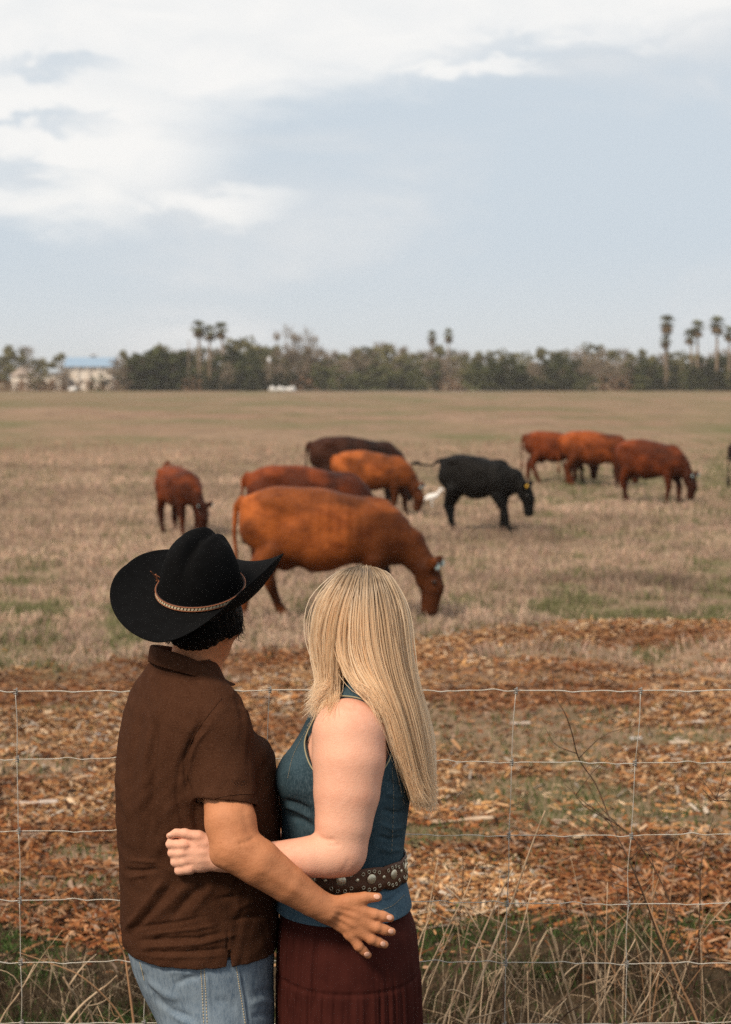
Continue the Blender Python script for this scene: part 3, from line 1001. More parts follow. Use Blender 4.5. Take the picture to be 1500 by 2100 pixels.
def build_buildings():
    wall = mat('white_wall', (.74, .69, .62), .8, mix=[(.8, .4, .7, (.62, .54, .46), None)])
    blue = mat('blue_metal_roof', (.20, .30, .42), .5, .4, mix=[(1, .4, .7, (.26, .36, .47), (6, 1, 1))])
    grey = mat('grey_metal_roof', (.30, .34, .38), .5, .4)
    pink = mat('pale_roof', (.50, .42, .37), .6)
    glass = mat('dark_pane', (.10, .12, .14), .2, .5)
    trim = mat('brown_door', (.22, .14, .09), .7)

    def house(px0, px1, pytop, pyeave, Y, depth, roofm, label, nm, gable=False):
        sc = Y / FPX
        x0, x1 = (px0 - 750) * sc, (px1 - 750) * sc
        zt = CAM_H - (pytop - 778) * sc; ze = CAM_H - (pyeave - 778) * sc
        t = thing(nm, label, 'house' if nm == 'house' else 'shed', ((x0 + x1) / 2, Y, 0))
        w = (x1 - x0) / 2
        V, F = box_parts((x0 + .3, Y - depth / 2, 0), (x1 - .3, Y + depth / 2, ze)); child('wall', V, F, wall, t, False)
        if gable:
            V = np.array([(x0, Y - depth / 2 - .3, ze - .1), ((x0 + x1) / 2, Y - depth / 2 - .3, zt), (x1, Y - depth / 2 - .3, ze - .1), (x0, Y + depth / 2 + .3, ze - .1), ((x0 + x1) / 2, Y + depth / 2 + .3, zt), (x1, Y + depth / 2 + .3, ze - .1)])
            F = [np.array([[0, 1, 4, 3], [1, 2, 5, 4], [0, 3, 5, 2]]), np.array([[0, 2, 1], [3, 4, 5]])]
        else:
            V = np.array([(x0, Y - depth / 2 - .6, ze - .05), (x1, Y - depth / 2 - .6, ze - .05), (x1, Y + depth / 2 + .6, ze - .05), (x0, Y + depth / 2 + .6, ze - .05), (x0, Y, zt), (x1, Y, zt)])
            F = [np.array([[0, 1, 5, 4], [2, 3, 4, 5], [0, 3, 2, 1]]), np.array([[0, 4, 3], [1, 2, 5]])]
        child('roof', V, F, roofm, t, False)
        nw = max(1, int((x1 - x0) / 2.6))
        for k in range(nw):
            cx = x0 + (k + .5) * (x1 - x0) / nw
            if k == nw // 2:
                V, F = box_parts((cx - .45, Y - depth / 2 - .06, 0), (cx + .45, Y - depth / 2 + .02, min(2.05, ze - .3))); child('door', V, F, trim, t, False)
            else:
                V, F = box_parts((cx - .5, Y - depth / 2 - .05, .9), (cx + .5, Y - depth / 2 + .02, min(2.0, ze - .3))); child('window', V, F, glass, t, False)
        if nm == 'house':                                              # posts of the porch
            for k in range(5):
                cx = x0 + .5 + k * (x1 - x0 - 1) / 4
                V, F = box_parts((cx - .09, Y - depth / 2 - .55, 0), (cx + .09, Y - depth / 2 - .37, ze - .06)); child('porch_post', V, F, wall, t, False)
    house(139, 240, 733, 752, 366, 8, blue, 'white house with blue metal roof at the far left of the field', 'house')
    house(28, 78, 752, 770, 368, 7, pink, 'pale gabled shed farthest left beyond the field', 'shed', True)
    house(88, 136, 756, 764, 362, 5, grey, 'low grey roofed shed beside the white house', 'shed')

    wood = mat('pole_wood', (.26, .20, .15), .9)
    pale = mat('pale_metal', (.65, .66, .68), .4)
    for px, pt, Y, w, lb, tr in ((552, 732, 352, .16, 'utility pole with a white transformer in front of the trees', True), (388, 700, 352, .09, 'thin bare pole left of the palms', False)):
        x = (px - 750) / FPX * Y; zt = CAM_H - (pt - 778) / FPX * Y
        t = thing('utility_pole' if tr else 'thin_pole', lb, 'pole', (x, Y, 0))
        V, F = tube_mesh(np.array([(x, Y, -.1), (x, Y, zt * .5), (x, Y, zt)]), np.array((w, w * .9, w * .75)), 8); child('pole', V, F, wood, t)
        if tr:
            V, F = tube_mesh(np.array([(x + .12, Y - .42, zt - 1.15), (x + .12, Y - .42, zt - .1)]), .30, 10); child('transformer', V, F, pale, t)
            V, F = box_parts((x - .55, Y - .25, zt - .5), (x + .55, Y - .12, zt - .38)); child('crossarm', V, F, wood, t, False)
        else:
            V, F = box_parts((x - .12, Y - .12, zt - .01), (x + .12, Y + .12, zt + .08)); child('cap', V, F, wood, t, False)
    # pale track in front of the trees
    trk = mat('pale_track', (.36, .33, .31), .95, .1, mix=[(.3, .4, .7, (.26, .22, .18), None)])
    xs = np.linspace(-14, 26, 60)
    V = np.concatenate([np.stack([xs, 338 + .8 * np.sin(xs * .2), np.full(60, .05)], 1), np.stack([xs, 346 + .8 * np.sin(xs * .17), np.full(60, .05)], 1)])
    i = np.arange(59); F = np.stack([i, i + 1, i + 61, i + 60], 1)
    o = child('track', V, F, trk); tag(o, kind='structure')
    white = mat('white_bag', (.62, .60, .58), .7)
    for k, (px, py, w_) in enumerate(((560, 799, .7), (577, 798, .9), (597, 799, 1.0), (152, 799, .8))):
        Y = 336 + k * 1.5; x = (px - 750) / FPX * Y
        V, F = ball(np.array((x, Y, .35)), 1, 14, 8, (w_, .6, .5))
        V = V + np.stack([np.sin(V[:, 2] * 7 + k), np.sin(V[:, 0] * 3), np.sin(V[:, 0] * 5 + k)], 1) * .10
        V[:, 2] = np.maximum(V[:, 2], 0)
        o = child('pale_heap', V, F, white)
        tag(o, ('leftmost pale heap of three at the foot of the trees', 'middle pale heap of three at the foot of the trees', 'rightmost pale heap of three at the foot of the trees', 'lone pale heap on the far field below the blue roofed house')[k], 'heap')


build_ground()
build_mulch()
build_grass()
for a_ in ((65, 1652, .22, .0, .022, (.52, .44, .38), 'long pale bark strip lying at the left edge of the chips'),
           (197, 1508, .05, 1.45, .014, (.46, .45, .45), 'short grey bark piece behind the man, above the long strip'),
           (950, 1697, .30, .06, .018, (.56, .42, .30), 'long tan bark strip beside the woman on the right'),
           (1186, 1739, .10, .1, .020, (.58, .44, .30), 'oval tan bark piece between the two right fence stays'),
           (1310, 1512, .07, .0, .020, (.50, .46, .43), 'small grey bark piece by the right fence stay'),
           (1400, 1520, .12, -.1, .024, (.50, .40, .31), 'broad pale bark piece right of the right fence stay'),
           (1070, 1485, .13, -.2, .020, (.48, .40, .34), 'pale bark piece just right of the middle fence stay'),
           (1420, 1480, .2, .0, .014, (.50, .42, .35), 'thin pale bark strip near the right picture edge')):
    bark_piece(*a_)
build_treeline()
build_buildings()
# =================================================================== PEOPLE
def grid(lo, hi, h):
    return [np.arange(lo[k], hi[k] + h, h) for k in range(3)]


def frame(fwd, roll=0.0):
    f = np.asarray(fwd, float); f /= np.linalg.norm(f)
    r = np.cross(f, (0, 0, 1)); r /= np.linalg.norm(r)
    u = np.cross(r, f)
    c, s = math.cos(roll), math.sin(roll)
    r, u = r * c + u * s, u * c - r * s
    return np.stack([r, f, u], 1)


def C(*pts):
    """chain points (px, py, d, radius in px)"""
    return [(Q(a, b, d), r * PX) for a, b, d, r in pts]


def rows(lst, yaw=0.0, shrink=0.0):
    """(py, left, right, depth, b) in px -> loft rows"""
    out = []
    s_ = math.sin(yaw); c_ = math.cos(yaw)
    for py, l, r, d, b in lst:
        s = (r - l) / 2 - shrink; b = b - shrink
        a = math.sqrt(max(s * s - (b * s_) ** 2, (0.3 * s) ** 2)) / c_
        p = Q((l + r) / 2, py, d)
        out.append((p[2], p[0], p[1], a * PX, b * PX))
    return out


def flatcyl(v, p, q, r0, r1, k=0.0, op='u', n=None):
    p = np.asarray(p, float); q = np.asarray(q, float)
    L = np.linalg.norm(q - p); w = (q - p) / L
    nn = w if n is None else np.asarray(n, float) / np.linalg.norm(n)
    def fn(X, Y, Z):
        dx, dy, dz = X - p[0], Y - p[1], Z - p[2]
        t = dx * w[0] + dy * w[1] + dz * w[2]
        h = np.clip(t / L, 0, 1.3)
        rad = np.sqrt((dx - t * w[0]) ** 2 + (dy - t * w[1]) ** 2 + (dz - t * w[2]) ** 2) - (r0 + (r1 - r0) * h)
        e = (X - q[0]) * nn[0] + (Y - q[1]) * nn[1] + (Z - q[2]) * nn[2]
        return np.maximum(np.maximum(rad, e), -t - r0 * 0.3)
    m = max(r0, r1) * 1.4
    return v.put(np.minimum(p, q) - m, np.maximum(p, q) + m, fn, k, op)


def head(v, c, fwd, s=1.0, roll=0.0, k=0.02, ear=1.0):
    A = frame(fwd, roll); c = np.asarray(c, float)
    W = lambda x, y, z: c + A @ (np.array((x, y, z)) * s)
    v.ell(W(0, -0.012, 0.022), np.array((.074, .096, .088)) * s, A, 0)
    v.ell(W(0, 0.030, -0.030), np.array((.060, .066, .075)) * s, A, .03 * s)
    v.ell(W(0, 0.055, -0.082), np.array((.034, .032, .026)) * s, A, .03 * s)       # chin
    v.chain([(W(0, .088, .006), .010 * s), (W(0, .108, -.030), .015 * s)], .014 * s)   # nose
    v.ell(W(0, .094, -.056), np.array((.025, .010, .006)) * s, A, .008 * s)        # lips
    v.ell(W(0, .093, -.067), np.array((.021, .010, .007)) * s, A, .008 * s)
    v.ell(W(0, .083, .027), np.array((.050, .014, .010)) * s, A, .015 * s)         # brow
    for q in (-1, 1):
        v.ell(W(q * .031, .094, .006), np.array((.016, .014, .011)) * s, A, .008 * s, 's')
        v.ell(W(q * .046, .060, -.028), np.array((.022, .026, .022)) * s, A, .02 * s)
        v.ell(W(q * (.078 if ear == 1 else .072), -.006, -.012), np.array((.009, .019, .032)) * s * ear, A, .008 * s)  # ear
    return [W(q * .031, .078, .005) for q in (-1, 1)], A, W


def bvh_of(lst):
    Vs, Fs, o = [], [], 0
    for V, F in lst:
        Vs.append(V); Fs.append(F + o); o += len(V)
    return BVHTree.FromPolygons(np.concatenate(Vs).tolist(), np.concatenate(Fs).tolist())


def hit(bvh, px, py):
    o = Vector((0, 0, CAM_H)); d = (Vector(P(px, py, 4.0)) - o).normalized()
    h, n, _, dist = bvh.ray_cast(o, d, 12)
    return (np.array(h), np.array(n)) if h is not None else (None, None)


def drape(bvh, pts, n, off=0.001):
    out = []
    for a, b in spline(pts, n):
        h, nn = hit(bvh, a, b)
        if h is not None: out.append(h + nn * off)
    return np.array(out)


def stitch(bvh, pts, n, rad, dash=0.6, off=0.0008):
    L = drape(bvh, pts, n * 3, off)
    if len(L) < 6: return []
    return [tube_mesh(L[i:i + 3], rad, 4) for i in range(0, len(L) - 3, 3)] if dash < 1 else [tube_mesh(L, rad, 5)]


M_skin_m = mat('tanned_skin', (.48, .20, .092), .6, .28, mix=[(40, .35, .7, (.41, .16, .070), None), (9, .4, .7, (.52, .22, .105), None), (170, .55, .75, (.32, .11, .04), None, 3, .5)], bump=[(300, .5, .0016, None), (70, .25, .003, None)], sss=.03)
M_skin_w = mat('fair_skin', (.73, .40, .275), .6, .25, mix=[(9, .38, .68, (.69, .335, .225), None), (60, .45, .75, (.75, .41, .29), None), (210, .60, .75, (.58, .24, .15), None, 3, .5)], bump=[(300, .45, .0016, None), (70, .22, .003, None)], sss=.05)
M_nail = mat('fingernail', (.68, .38, .27), .3, .5)
M_shirt = mat('brown_knit', (.053, .0215, .0115), .95, .04, mix=[(30, .35, .7, (.040, .015, .0075), None), (380, .40, .66, (.090, .042, .024), (1, 1, 1.6), 2, .6)], bump=[(420, .9, .0022, (1, 1, 1.6)), (60, .45, .004, None)])
M_jeans = mat('washed_denim', (.105, .155, .215), .85, .15, mix=[(7, .36, .62, (.215, .27, .32), None), (90, .4, .66, (.085, .125, .175), (1, 1, .3)), (420, .4, .7, (.20, .25, .30), (1, 1, .25))], bump=[(600, .45, .0015, (1, 1, .5)), (45, .3, .004, None)])
M_vest = mat('dark_denim', (.021, .041, .054), .9, .06, mix=[(10, .38, .66, (.040, .074, .096), None), (420, .45, .7, (.065, .10, .12), (1, 1, .25))], bump=[(600, .4, .0015, None), (50, .35, .005, None)])
M_skirt = mat('wine_cloth', (.050, .0125, .0095), .9, .06, mix=[(20, .4, .7, (.036, .0088, .0068), None)], bump=[(420, .4, .0015, None)])
M_felt = mat('black_felt', (.0045, .0045, .0048), .95, .04, mix=[(60, .4, .8, (.0065, .0068, .0074), None)], bump=[(420, .5, .002, None)])
M_hair_m = mat('black_hair', (.006, .0045, .004), .65, .15, bump=[(160, .6, .003, None)])
M_thread = mat('pale_thread', (.50, .42, .28), .8, .1)
M_white = mat('eye_white', (.75, .72, .68), .3)
M_leather = mat('brown_leather', (.085, .034, .016), .6, .3, mix=[(35, .4, .7, (.085, .038, .020), None)], bump=[(200, .4, .002, None)])
M_metal = mat('antique_silver', (.62, .56, .42), .38, .5, metal=.85, bump=[(300, .4, .001, None)])
M_boot = mat('boot_leather', (.07, .03, .015), .5, .4)


# ------------------------------------------------------------------- the man
def cut_above(v, O, n):
    fn = lambda X, Y, Z: -((X - O[0]) * n[0] + (Y - O[1]) * n[1] + (Z - O[2]) * n[2])
    v.put(O + np.array((-.14, -.14, -.1)), O + np.array((.14, .14, .25)), fn, 0, 's')


def hat_frame():
    O = Q(412, 1212, -2)
    tilt, yw, rl = HAT['tilt'], HAT['yaw'], HAT['roll']
    f = np.array((math.sin(yw) * math.cos(tilt), math.cos(yw) * math.cos(tilt), math.sin(tilt)))
    return O, frame(f, rl)


def build_man():
    base = np.array(Q(420, 2778, 0)); base[2] = 0
    T = thing('person', 'man in black cowboy hat, brown polo shirt and faded jeans hugging a blonde woman', 'person', base, group='couple at the fence')
    yaw = R(20)
    TR = [(1345, 322, 436, 0, 76), (1362, 306, 450, 0, 92), (1390, 284, 462, 0, 140), (1420, 264, 476, 0, 180), (1450, 252, 500, 0, 198), (1500, 242, 528, 0, 204),
          (1530, 238, 551, 0, 204), (1600, 232, 566, 0, 198), (1660, 234, 575, 0, 188), (1720, 241, 576, 0, 172), (1780, 245, 576, 0, 165),
          (1850, 246, 573, 0, 168), (1910, 247, 571, 0, 175), (1936, 251, 571, 0, 178)]
    # skin: one body from head to ankles
    zs = np.concatenate([np.arange(0.0, .80, .012), np.arange(.80, 1.80, .0032)])
    lo = Q(215, 2700, -330); hi = Q(850, 1100, 260)
    v = Vol(np.arange(lo[0], hi[0], .0032), np.arange(Y0 - .34, Y0 + .26, .0040), zs)
    eyes, A, W = head(v, Q(413, 1262, 0), (.30, .95, -.02), 1.02, ear=.75)
    v.chain(C((416, 1300, 0, 54), (404, 1350, 0, 53), (396, 1400, 0, 62)), .02)
    v.loft(rows([(a, l, r, d, b) for a, l, r, d, b in TR if 1390 < a < 1870], yaw, 14), yaw, .02)
    v.loft(rows([(1840, 258, 560, 0, 160), (1940, 262, 560, 0, 160), (2000, 285, 556, 0, 150), (2080, 330, 556, 0, 140), (2120, 350, 550, 0, 120)], yaw, 14), yaw, .02)
    v.chain(C((450, 1480, -115, 36), (458, 1560, -155, 40), (463, 1624, -182, 44.5), (473, 1685, -218, 51), (484, 1738, -238, 48.5), (530, 1768, -241, 46), (590, 1812, -230, 38), (640, 1847, -216, 30.5), (672, 1865, -209, 27)), .012)
    v.ell(Q(448, 1756, -236), np.array((13, 16, 14)) * PX, None, .02)                       # elbow
    for s in (1,):                                                                           # far arm, round her back
        v.chain(C((360, 1480, 140, 55), (430, 1620, 190, 48), (500, 1720, 200, 42), (620, 1760, 190, 36), (690, 1770, 165, 28), (740, 1775, 150, 26)), .012)
    # hand spread on her hip
    v.chain(C((668, 1864, -209, 27), (715, 1879, -205, 37), (738, 1893, -203, 33)), .010, flat=((0.1, 1, 0), .46))
    v.chain(C((688, 1858, -208, 16), (715, 1847, -206, 14), (748, 1841, -205, 11.5), (775, 1840, -201, 9)), .010)
    fing = [[(742, 1869, -205, 12.5), (768, 1875, -206, 11), (786, 1879, -203, 10.2), (801, 1883, -199, 8.2)],
            [(744, 1889, -206, 12.8), (772, 1901, -208, 11.2), (789, 1907, -204, 10.4), (804, 1911, -199, 8.4)],
            [(735, 1907, -206, 12.2), (762, 1926, -207, 10.8), (776, 1932, -203, 10), (789, 1937, -199, 8.2)],
            [(718, 1915, -205, 11.5), (736, 1940, -205, 9.6), (746, 1950, -202, 8.8), (755, 1959, -199, 7.5)]]
    for f in fing:
        v.chain(C(*f), .0035)
        v.ell(Q(*f[0][:3]) - np.array((0, .003, 0)), np.array((12, 8, 11)) * PX, None, .008)
        v.ell(Q(*f[1][:3]) - np.array((0, .002, 0)), np.array((8, 9, 8)) * PX, None, .006)
    for sx, d in ((0, -82), (-14, 82)):                                                     # legs
        v.chain(C((440 + sx, 2080, d, 84), (455 + sx, 2330, d, 52), (430 + sx, 2420, d, 52), (440 + sx, 2690, d, 36)), .03)
    O, B = hat_frame()
    cut_above(v, O - B[:, 2] * .012, B[:, 2])
    V, F = v.mesh()
    V = relax(V, F, (380, 1600, 680, 1900, Y0 - .15), 45)
    V = strokes(V, F, [([(676, 1856), (715, 1862), (742, 1867)], 4, .0012), ([(676, 1864), (715, 1875), (745, 1886)], 4, .0013), ([(674, 1872), (708, 1889), (735, 1904)], 4, .0012),
                       ([(672, 1880), (700, 1899), (720, 1914)], 4, .0010), ([(690, 1860), (725, 1868)], 4, -.0009), ([(686, 1873), (722, 1886)], 4, -.0009), ([(684, 1884), (714, 1902)], 4, -.0009),
                       ([(766, 1868), (769, 1882)], 2.6, -.0009), ([(768, 1894), (773, 1908)], 2.6, -.0009), ([(757, 1920), (764, 1932)], 2.6, -.0009), ([(731, 1938), (741, 1942)], 2.6, -.0009), ([(749, 1834), (751, 1848)], 2.6, -.0009),
                       ([(525, 1716), (505, 1728), (488, 1730)], 5, -.0022), ([(452, 1740), (448, 1760), (462, 1774)], 6, -.0012), ([(520, 1775), (570, 1805), (640, 1850)], 9, .0016), ([(545, 1760), (600, 1800), (650, 1838)], 8, -.0014),
                       ([(470, 1660), (492, 1700), (520, 1745)], 10, .0016), ([(498, 1650), (505, 1690), (512, 1715)], 7, -.0016)])
    V = V + vnorm(V, F) * (.0002 * np.sin(V[:, 0] * 120 + 4 * np.sin(V[:, 2] * 60)) * np.sin(V[:, 2] * 130))[:, None]
    body = child('body', V, F, M_skin_m, T)
    BV, BF = V, F
    # nails
    bv = bvh_of([(V, F)])
    for a, b in ((799, 1882), (802, 1910), (786, 1936), (753, 1957), (773, 1839)):
        h, n = hit(bv, a, b)
        if h is None: continue
        n = n / np.linalg.norm(n)
        x = np.array((.93, 0, -.3)); x -= n * (x @ n); x /= np.linalg.norm(x)
        Ab = np.stack([x, np.cross(n, x), n], 1)
        Vn, Fn = ball(h + n * .0002, 1, 12, 8, (.0072, .0055, .0016), Ab)
        child('fingernail', Vn, Fn, M_nail, T)
    for e in eyes:
        Vn, Fn = ball(e, .0125); child('eye', Vn, Fn, M_white, T)

    # shirt
    v = Vol(*grid(Q(215, 2100, -290) - .01, Q(600, 1320, 260) + .01, .003))
    v.loft(rows(TR, yaw), yaw, 0, p=2.15)
    v.chain(C((395, 1425, -60, 60), (432, 1462, -118, 66), (450, 1500, -140, 64)), .035)
    v.chain(C((375, 1425, 50, 60), (350, 1480, 130, 66), (385, 1560, 165, 60)), .03)
    v.chain(C((515, 1560, 40, 50), (512, 1600, -20, 55)), .03)
    hemn = Q(466, 1700, -200) - Q(460, 1560, -160); hemn = hemn / np.linalg.norm(hemn) + np.array((-.16, 0, 0))
    flatcyl(v, Q(449, 1490, -132), Q(463, 1646, -192), 58 * PX, 62.5 * PX, .020, n=hemn)
    flatcyl(v, Q(462, 1632, -187), Q(463.5, 1652, -194), 57 * PX, 58 * PX, .0, 's', n=hemn)
    # hollow under the hem, side vent
    inner = [r_ for r_ in rows([(1908, 247, 571, 0, 176), (1990, 252, 571, 0, 178)], yaw, 6)]
    v.loft(inner, yaw, 0, 's')
    a, b, c_ = Q(468, 1950, -180), Q(463, 2000, -180), Q(475, 2000, -180)
    qa, qb = Q(468, 1953, -176), Q(468, 1990, -176)
    def vent(X, Y, Z):
        w = .0055 * np.clip((qa[2] - Z) / (qa[2] - qb[2]), 0, 1.2)
        return np.maximum(np.abs(X - qa[0] - .0015) - w, np.maximum(Z - qa[2], Y - (Y0 - .1))) + 0 * X
    v.put(qb - np.array((.02, .08, .05)), qa + np.array((.02, .06, .01)), vent, 0, 's')
    V, F = v.mesh()
    fold = [([(345, 1425), (322, 1470), (305, 1530), (296, 1600), (284, 1700)], 8, .005), ([(322, 1460), (316, 1540), (312, 1620), (306, 1720)], 7, -.006),
            ([(300, 1440), (283, 1500), (270, 1580), (262, 1680)], 9, -.004),
            ([(420, 1475), (395, 1510), (380, 1555), (378, 1590), (392, 1640)], 6, -.007), ([(432, 1490), (404, 1522), (390, 1560), (388, 1595)], 5, .004),
            ([(412, 1505), (385, 1530), (368, 1570), (362, 1620), (372, 1680), (384, 1720)], 6, -.004), ([(400, 1650), (404, 1690), (408, 1720)], 9, -.006),
            ([(470, 1440), (440, 1470), (425, 1500)], 12, .003), ([(350, 1640), (340, 1700), (320, 1760)], 10, .003),
            ([(265, 1764), (290, 1766), (322, 1768)], 4, .003), ([(262, 1800), (290, 1796), (300, 1794)], 4, .0025), ([(255, 1785), (290, 1786), (330, 1783)], 5, -.004),
            ([(340, 1800), (310, 1840), (280, 1880), (255, 1910)], 7, .0055), ([(356, 1808), (330, 1845), (296, 1885), (268, 1915)], 6, -.005),
            ([(395, 1805), (365, 1835), (330, 1870), (290, 1908)], 9, .004), ([(420, 1812), (380, 1850), (350, 1885)], 8, -.005),
            ([(440, 1812), (410, 1850), (390, 1875)], 9, .003),
            ([(290, 1918), (340, 1912), (400, 1905), (450, 1895)], 4, .003), ([(280, 1930), (340, 1926), (410, 1924), (455, 1912)], 4, -.004),
            ([(285, 1943), (350, 1940), (410, 1936), (462, 1922), (490, 1915)], 4, .0035), ([(290, 1953), (350, 1953), (420, 1950), (470, 1944)], 3.5, -.0035),
            ([(300, 1962), (350, 1963), (420, 1962), (466, 1958)], 3.5, .002), ([(270, 1905), (310, 1898), (360, 1893), (420, 1880)], 4, -.003),
            ([(480, 1870), (510, 1850), (560, 1842)], 7, .003), ([(470, 1890), (510, 1880), (566, 1876)], 6, -.003), ([(440, 1845), (500, 1835), (560, 1850)], 6, -.003),
            ([(480, 1420), (492, 1450), (500, 1480)], 8, -.003), ([(545, 1560), (535, 1600), (528, 1650)], 10, -.004),
            ([(468, 1905), (467, 1930), (468, 1955)], 3.5, -.003), ([(245, 1560), (250, 1620), (262, 1680)], 7, .003)]
    V = strokes(V, F, [(a, w, b * 1.2) for a, w, b in fold])
    # soft random creases
    N = vnorm(V, F)
    w = np.sin(V[:, 0] * 90 + 8 * np.sin(V[:, 2] * 17 + 1)) * np.sin(V[:, 2] * 38 + 5 * np.sin(V[:, 0] * 21)) + .6 * np.sin(V[:, 2] * 70 + 6 * np.sin(V[:, 0] * 33 + V[:, 1] * 20))
    V = V + N * (w * .0011)[:, None]
    shirt = child('shirt', V, F, M_shirt, T)
    sb = bvh_of([(V, F)])
    # hem stitching on sleeve and side, yoke seams
    pr = []
    for ln in ([(404, 1650), (440, 1638), (480, 1630), (527, 1627)], [(455, 1432), (425, 1470), (395, 1515), (384, 1560), (386, 1600)]):
        L = drape(sb, ln, 40, .0004)
        if len(L) > 4: pr.append(tube_mesh(L, .0012, 4))
    Vx, Fx = joinm(pr)
    child('shirt_seam', Vx, Fx, M_shirt, shirt)
    # collar: stand-and-fall ring round the neck, open towards the chest
    th = np.linspace(0, 2 * np.pi, 73)
    def ring(pts, n=72):
        P_ = np.asarray(pts + [pts[0]], float)
        return spline(P_, n)
    # control points go round: back, near-back, near, near-front, front tip(near), (gap) front tip(far), far
    top = [(309, 1320, 0), (322, 1325, -52), (352, 1333, -84), (392, 1347, -92), (428, 1367, -74), (452, 1385, -44), (468, 1400, -6), (455, 1390, 40), (418, 1352, 74), (370, 1328, 80), (325, 1320, 50), (309, 1320, 0)]
    bot = [(303, 1357, 0), (318, 1366, -66), (352, 1376, -104), (398, 1388, -116), (440, 1400, -104), (470, 1408, -66), (484, 1404, -8), (466, 1402, 50), (424, 1380, 94), (365, 1366, 100), (318, 1357, 60), (303, 1357, 0)]
    t_, b_ = spline(top, 90), spline(bot, 90)
    mid = (t_ * .62 + b_ * .38) + np.array((0, -2, 0))
    inn = t_ * np.array((1, 1, .86)); inn[:, 0] = 388 + (t_[:, 0] - 388) * .9; inn[:, 1] += 8
    inn2 = inn.copy(); inn2[:, 1] += 26
    L = [inn2, inn, t_, mid, b_]
    Vc = np.concatenate([np.array([Q(*p) for p in l]) for l in L])
    n = 90; i = np.arange(len(L) - 1)[:, None]; j = np.arange(n - 1)[None]
    Fc = np.stack([i * n + j, i * n + j + 1, (i + 1) * n + j + 1, (i + 1) * n + j], -1).reshape(-1, 4)
    col = child('collar', Vc, Fc, M_shirt, shirt)
    md = col.modifiers.new('s', 'SOLIDIFY'); md.thickness = .0028; md.offset = 0
    md = col.modifiers.new('b', 'SUBSURF'); md.levels = 1; md.render_levels = 1

    # jeans
    lo = Q(240, 2760, -200); hi = Q(600, 1910, 230)
    v = Vol(np.arange(lo[0], hi[0], .004), np.arange(Y0 - .24, Y0 + .24, .004), np.concatenate([np.arange(.03, .6, .012), np.arange(.6, .93, .0035)]))
    v.loft(rows([(1925, 256, 566, 0, 168), (1955, 261, 566, 0, 170), (1990, 270, 565, 0, 170), (2030, 286, 566, 0, 168), (2070, 306, 567, 0, 164), (2105, 322, 566, 0, 158), (2140, 345, 560, 0, 130)], yaw), yaw, 0)
    for sx, d in ((0, -80), (-12, 80)):
        v.chain(C((436 + sx, 2105, d, 96), (455 + sx, 2330, d, 68), (436 + sx, 2440, d, 60), (440 + sx, 2720, d, 56)), .03)
    V, F = v.mesh()
    V = strokes(V, F, [([(300, 2010), (340, 2040), (370, 2050)], 8, .004), ([(310, 2040), (350, 2072), (400, 2090)], 7, -.005), ([(330, 2060), (370, 2090), (410, 2110)], 7, .004),
                       ([(355, 2020), (390, 2005), (415, 2002)], 6, -.004), ([(290, 1990), (300, 2020), (330, 2050)], 6, -.004), ([(340, 1995), (370, 1992), (400, 1998)], 7, .003),
                       ([(520, 2040), (550, 2030), (566, 2032)], 7, -.004), ([(510, 2060), (540, 2052), (566, 2056)], 7, .004), ([(515, 2085), (545, 2080), (566, 2082)], 6, -.004),
                       ([(424, 1985), (428, 2040), (432, 2110)], 3, .0025), ([(488, 1985), (497, 2040), (507, 2110)], 3.2, .003), ([(494, 1985), (503, 2040), (513, 2110)], 3, -.002),
                       ([(440, 2050), (465, 2055), (485, 2070)], 8, -.002)])
    jeans = child('jeans', V, F, M_jeans, T)
    jb = bvh_of([(V, F)])
    pr = []
    for ln in ([(412, 1980), (415, 2030), (419, 2110)], [(419, 1980), (422, 2030), (426, 2110)], [(484, 1978), (494, 2040), (505, 2110)], [(287, 1972), (292, 1990), (297, 2012)]):
        pr += stitch(jb, ln, 26, .0010)
    if pr:
        Vx, Fx = joinm(pr); o = child('stitching', Vx, Fx, M_thread, jeans); tag(o, kind='stuff')
    # boots
    for sx, d in ((0, -82), (-14, 82)):
        lo = Q(390 + sx, 2778, d - 60); hi = Q(640 + sx, 2600, d + 60)
        v = Vol(*grid(lo - .02, hi + .02, .007))
        z0 = .035
        p = Q(440 + sx, 2690, d); q = np.array((p[0], p[1], z0 + .02))
        v.chain([(p, .045), (q, .042), (q + np.array((.14, .03, 0)), .038), (q + np.array((.21, .045, -.01)), .022)], .02)
        v.put(lo - .1, hi + .1, lambda X, Y, Z: (.004 - Z) + 0 * X + 0 * Y, 0, 's' if False else 'u') if False else None
        V, F = v.mesh(); V[:, 2] = np.maximum(V[:, 2], .004)
        child('boot', V, F, M_boot, T)

    # hair under the hat
    v = Vol(*grid(Q(320, 1350, -110), Q(510, 1180, 130), .003))
    v.ell(W(0, -.012, .010), (.081, .094, .086), A)
    v.ell(W(0, -.044, -.016), (.062, .052, .050), A, .02)
    v.ell(W(0.064, .014, -.006), (.020, .046, .040), A, .015)
    v.ell(W(0, .145, -.05), (.12, .075, .10), A, .01, 's')
    cut_above(v, O - B[:, 2] * .006, B[:, 2])
    V, F = v.mesh()
    N = vnorm(V, F)
    V = V + N * (.0010 * np.sin(V[:, 0] * 420 + 2 * np.sin(V[:, 2] * 60)))[:, None]
    hair = child('hair', V, F, M_hair_m, T)
    # loose ends at the nape
    pr = []
    hb = bvh_of([(V, F)])
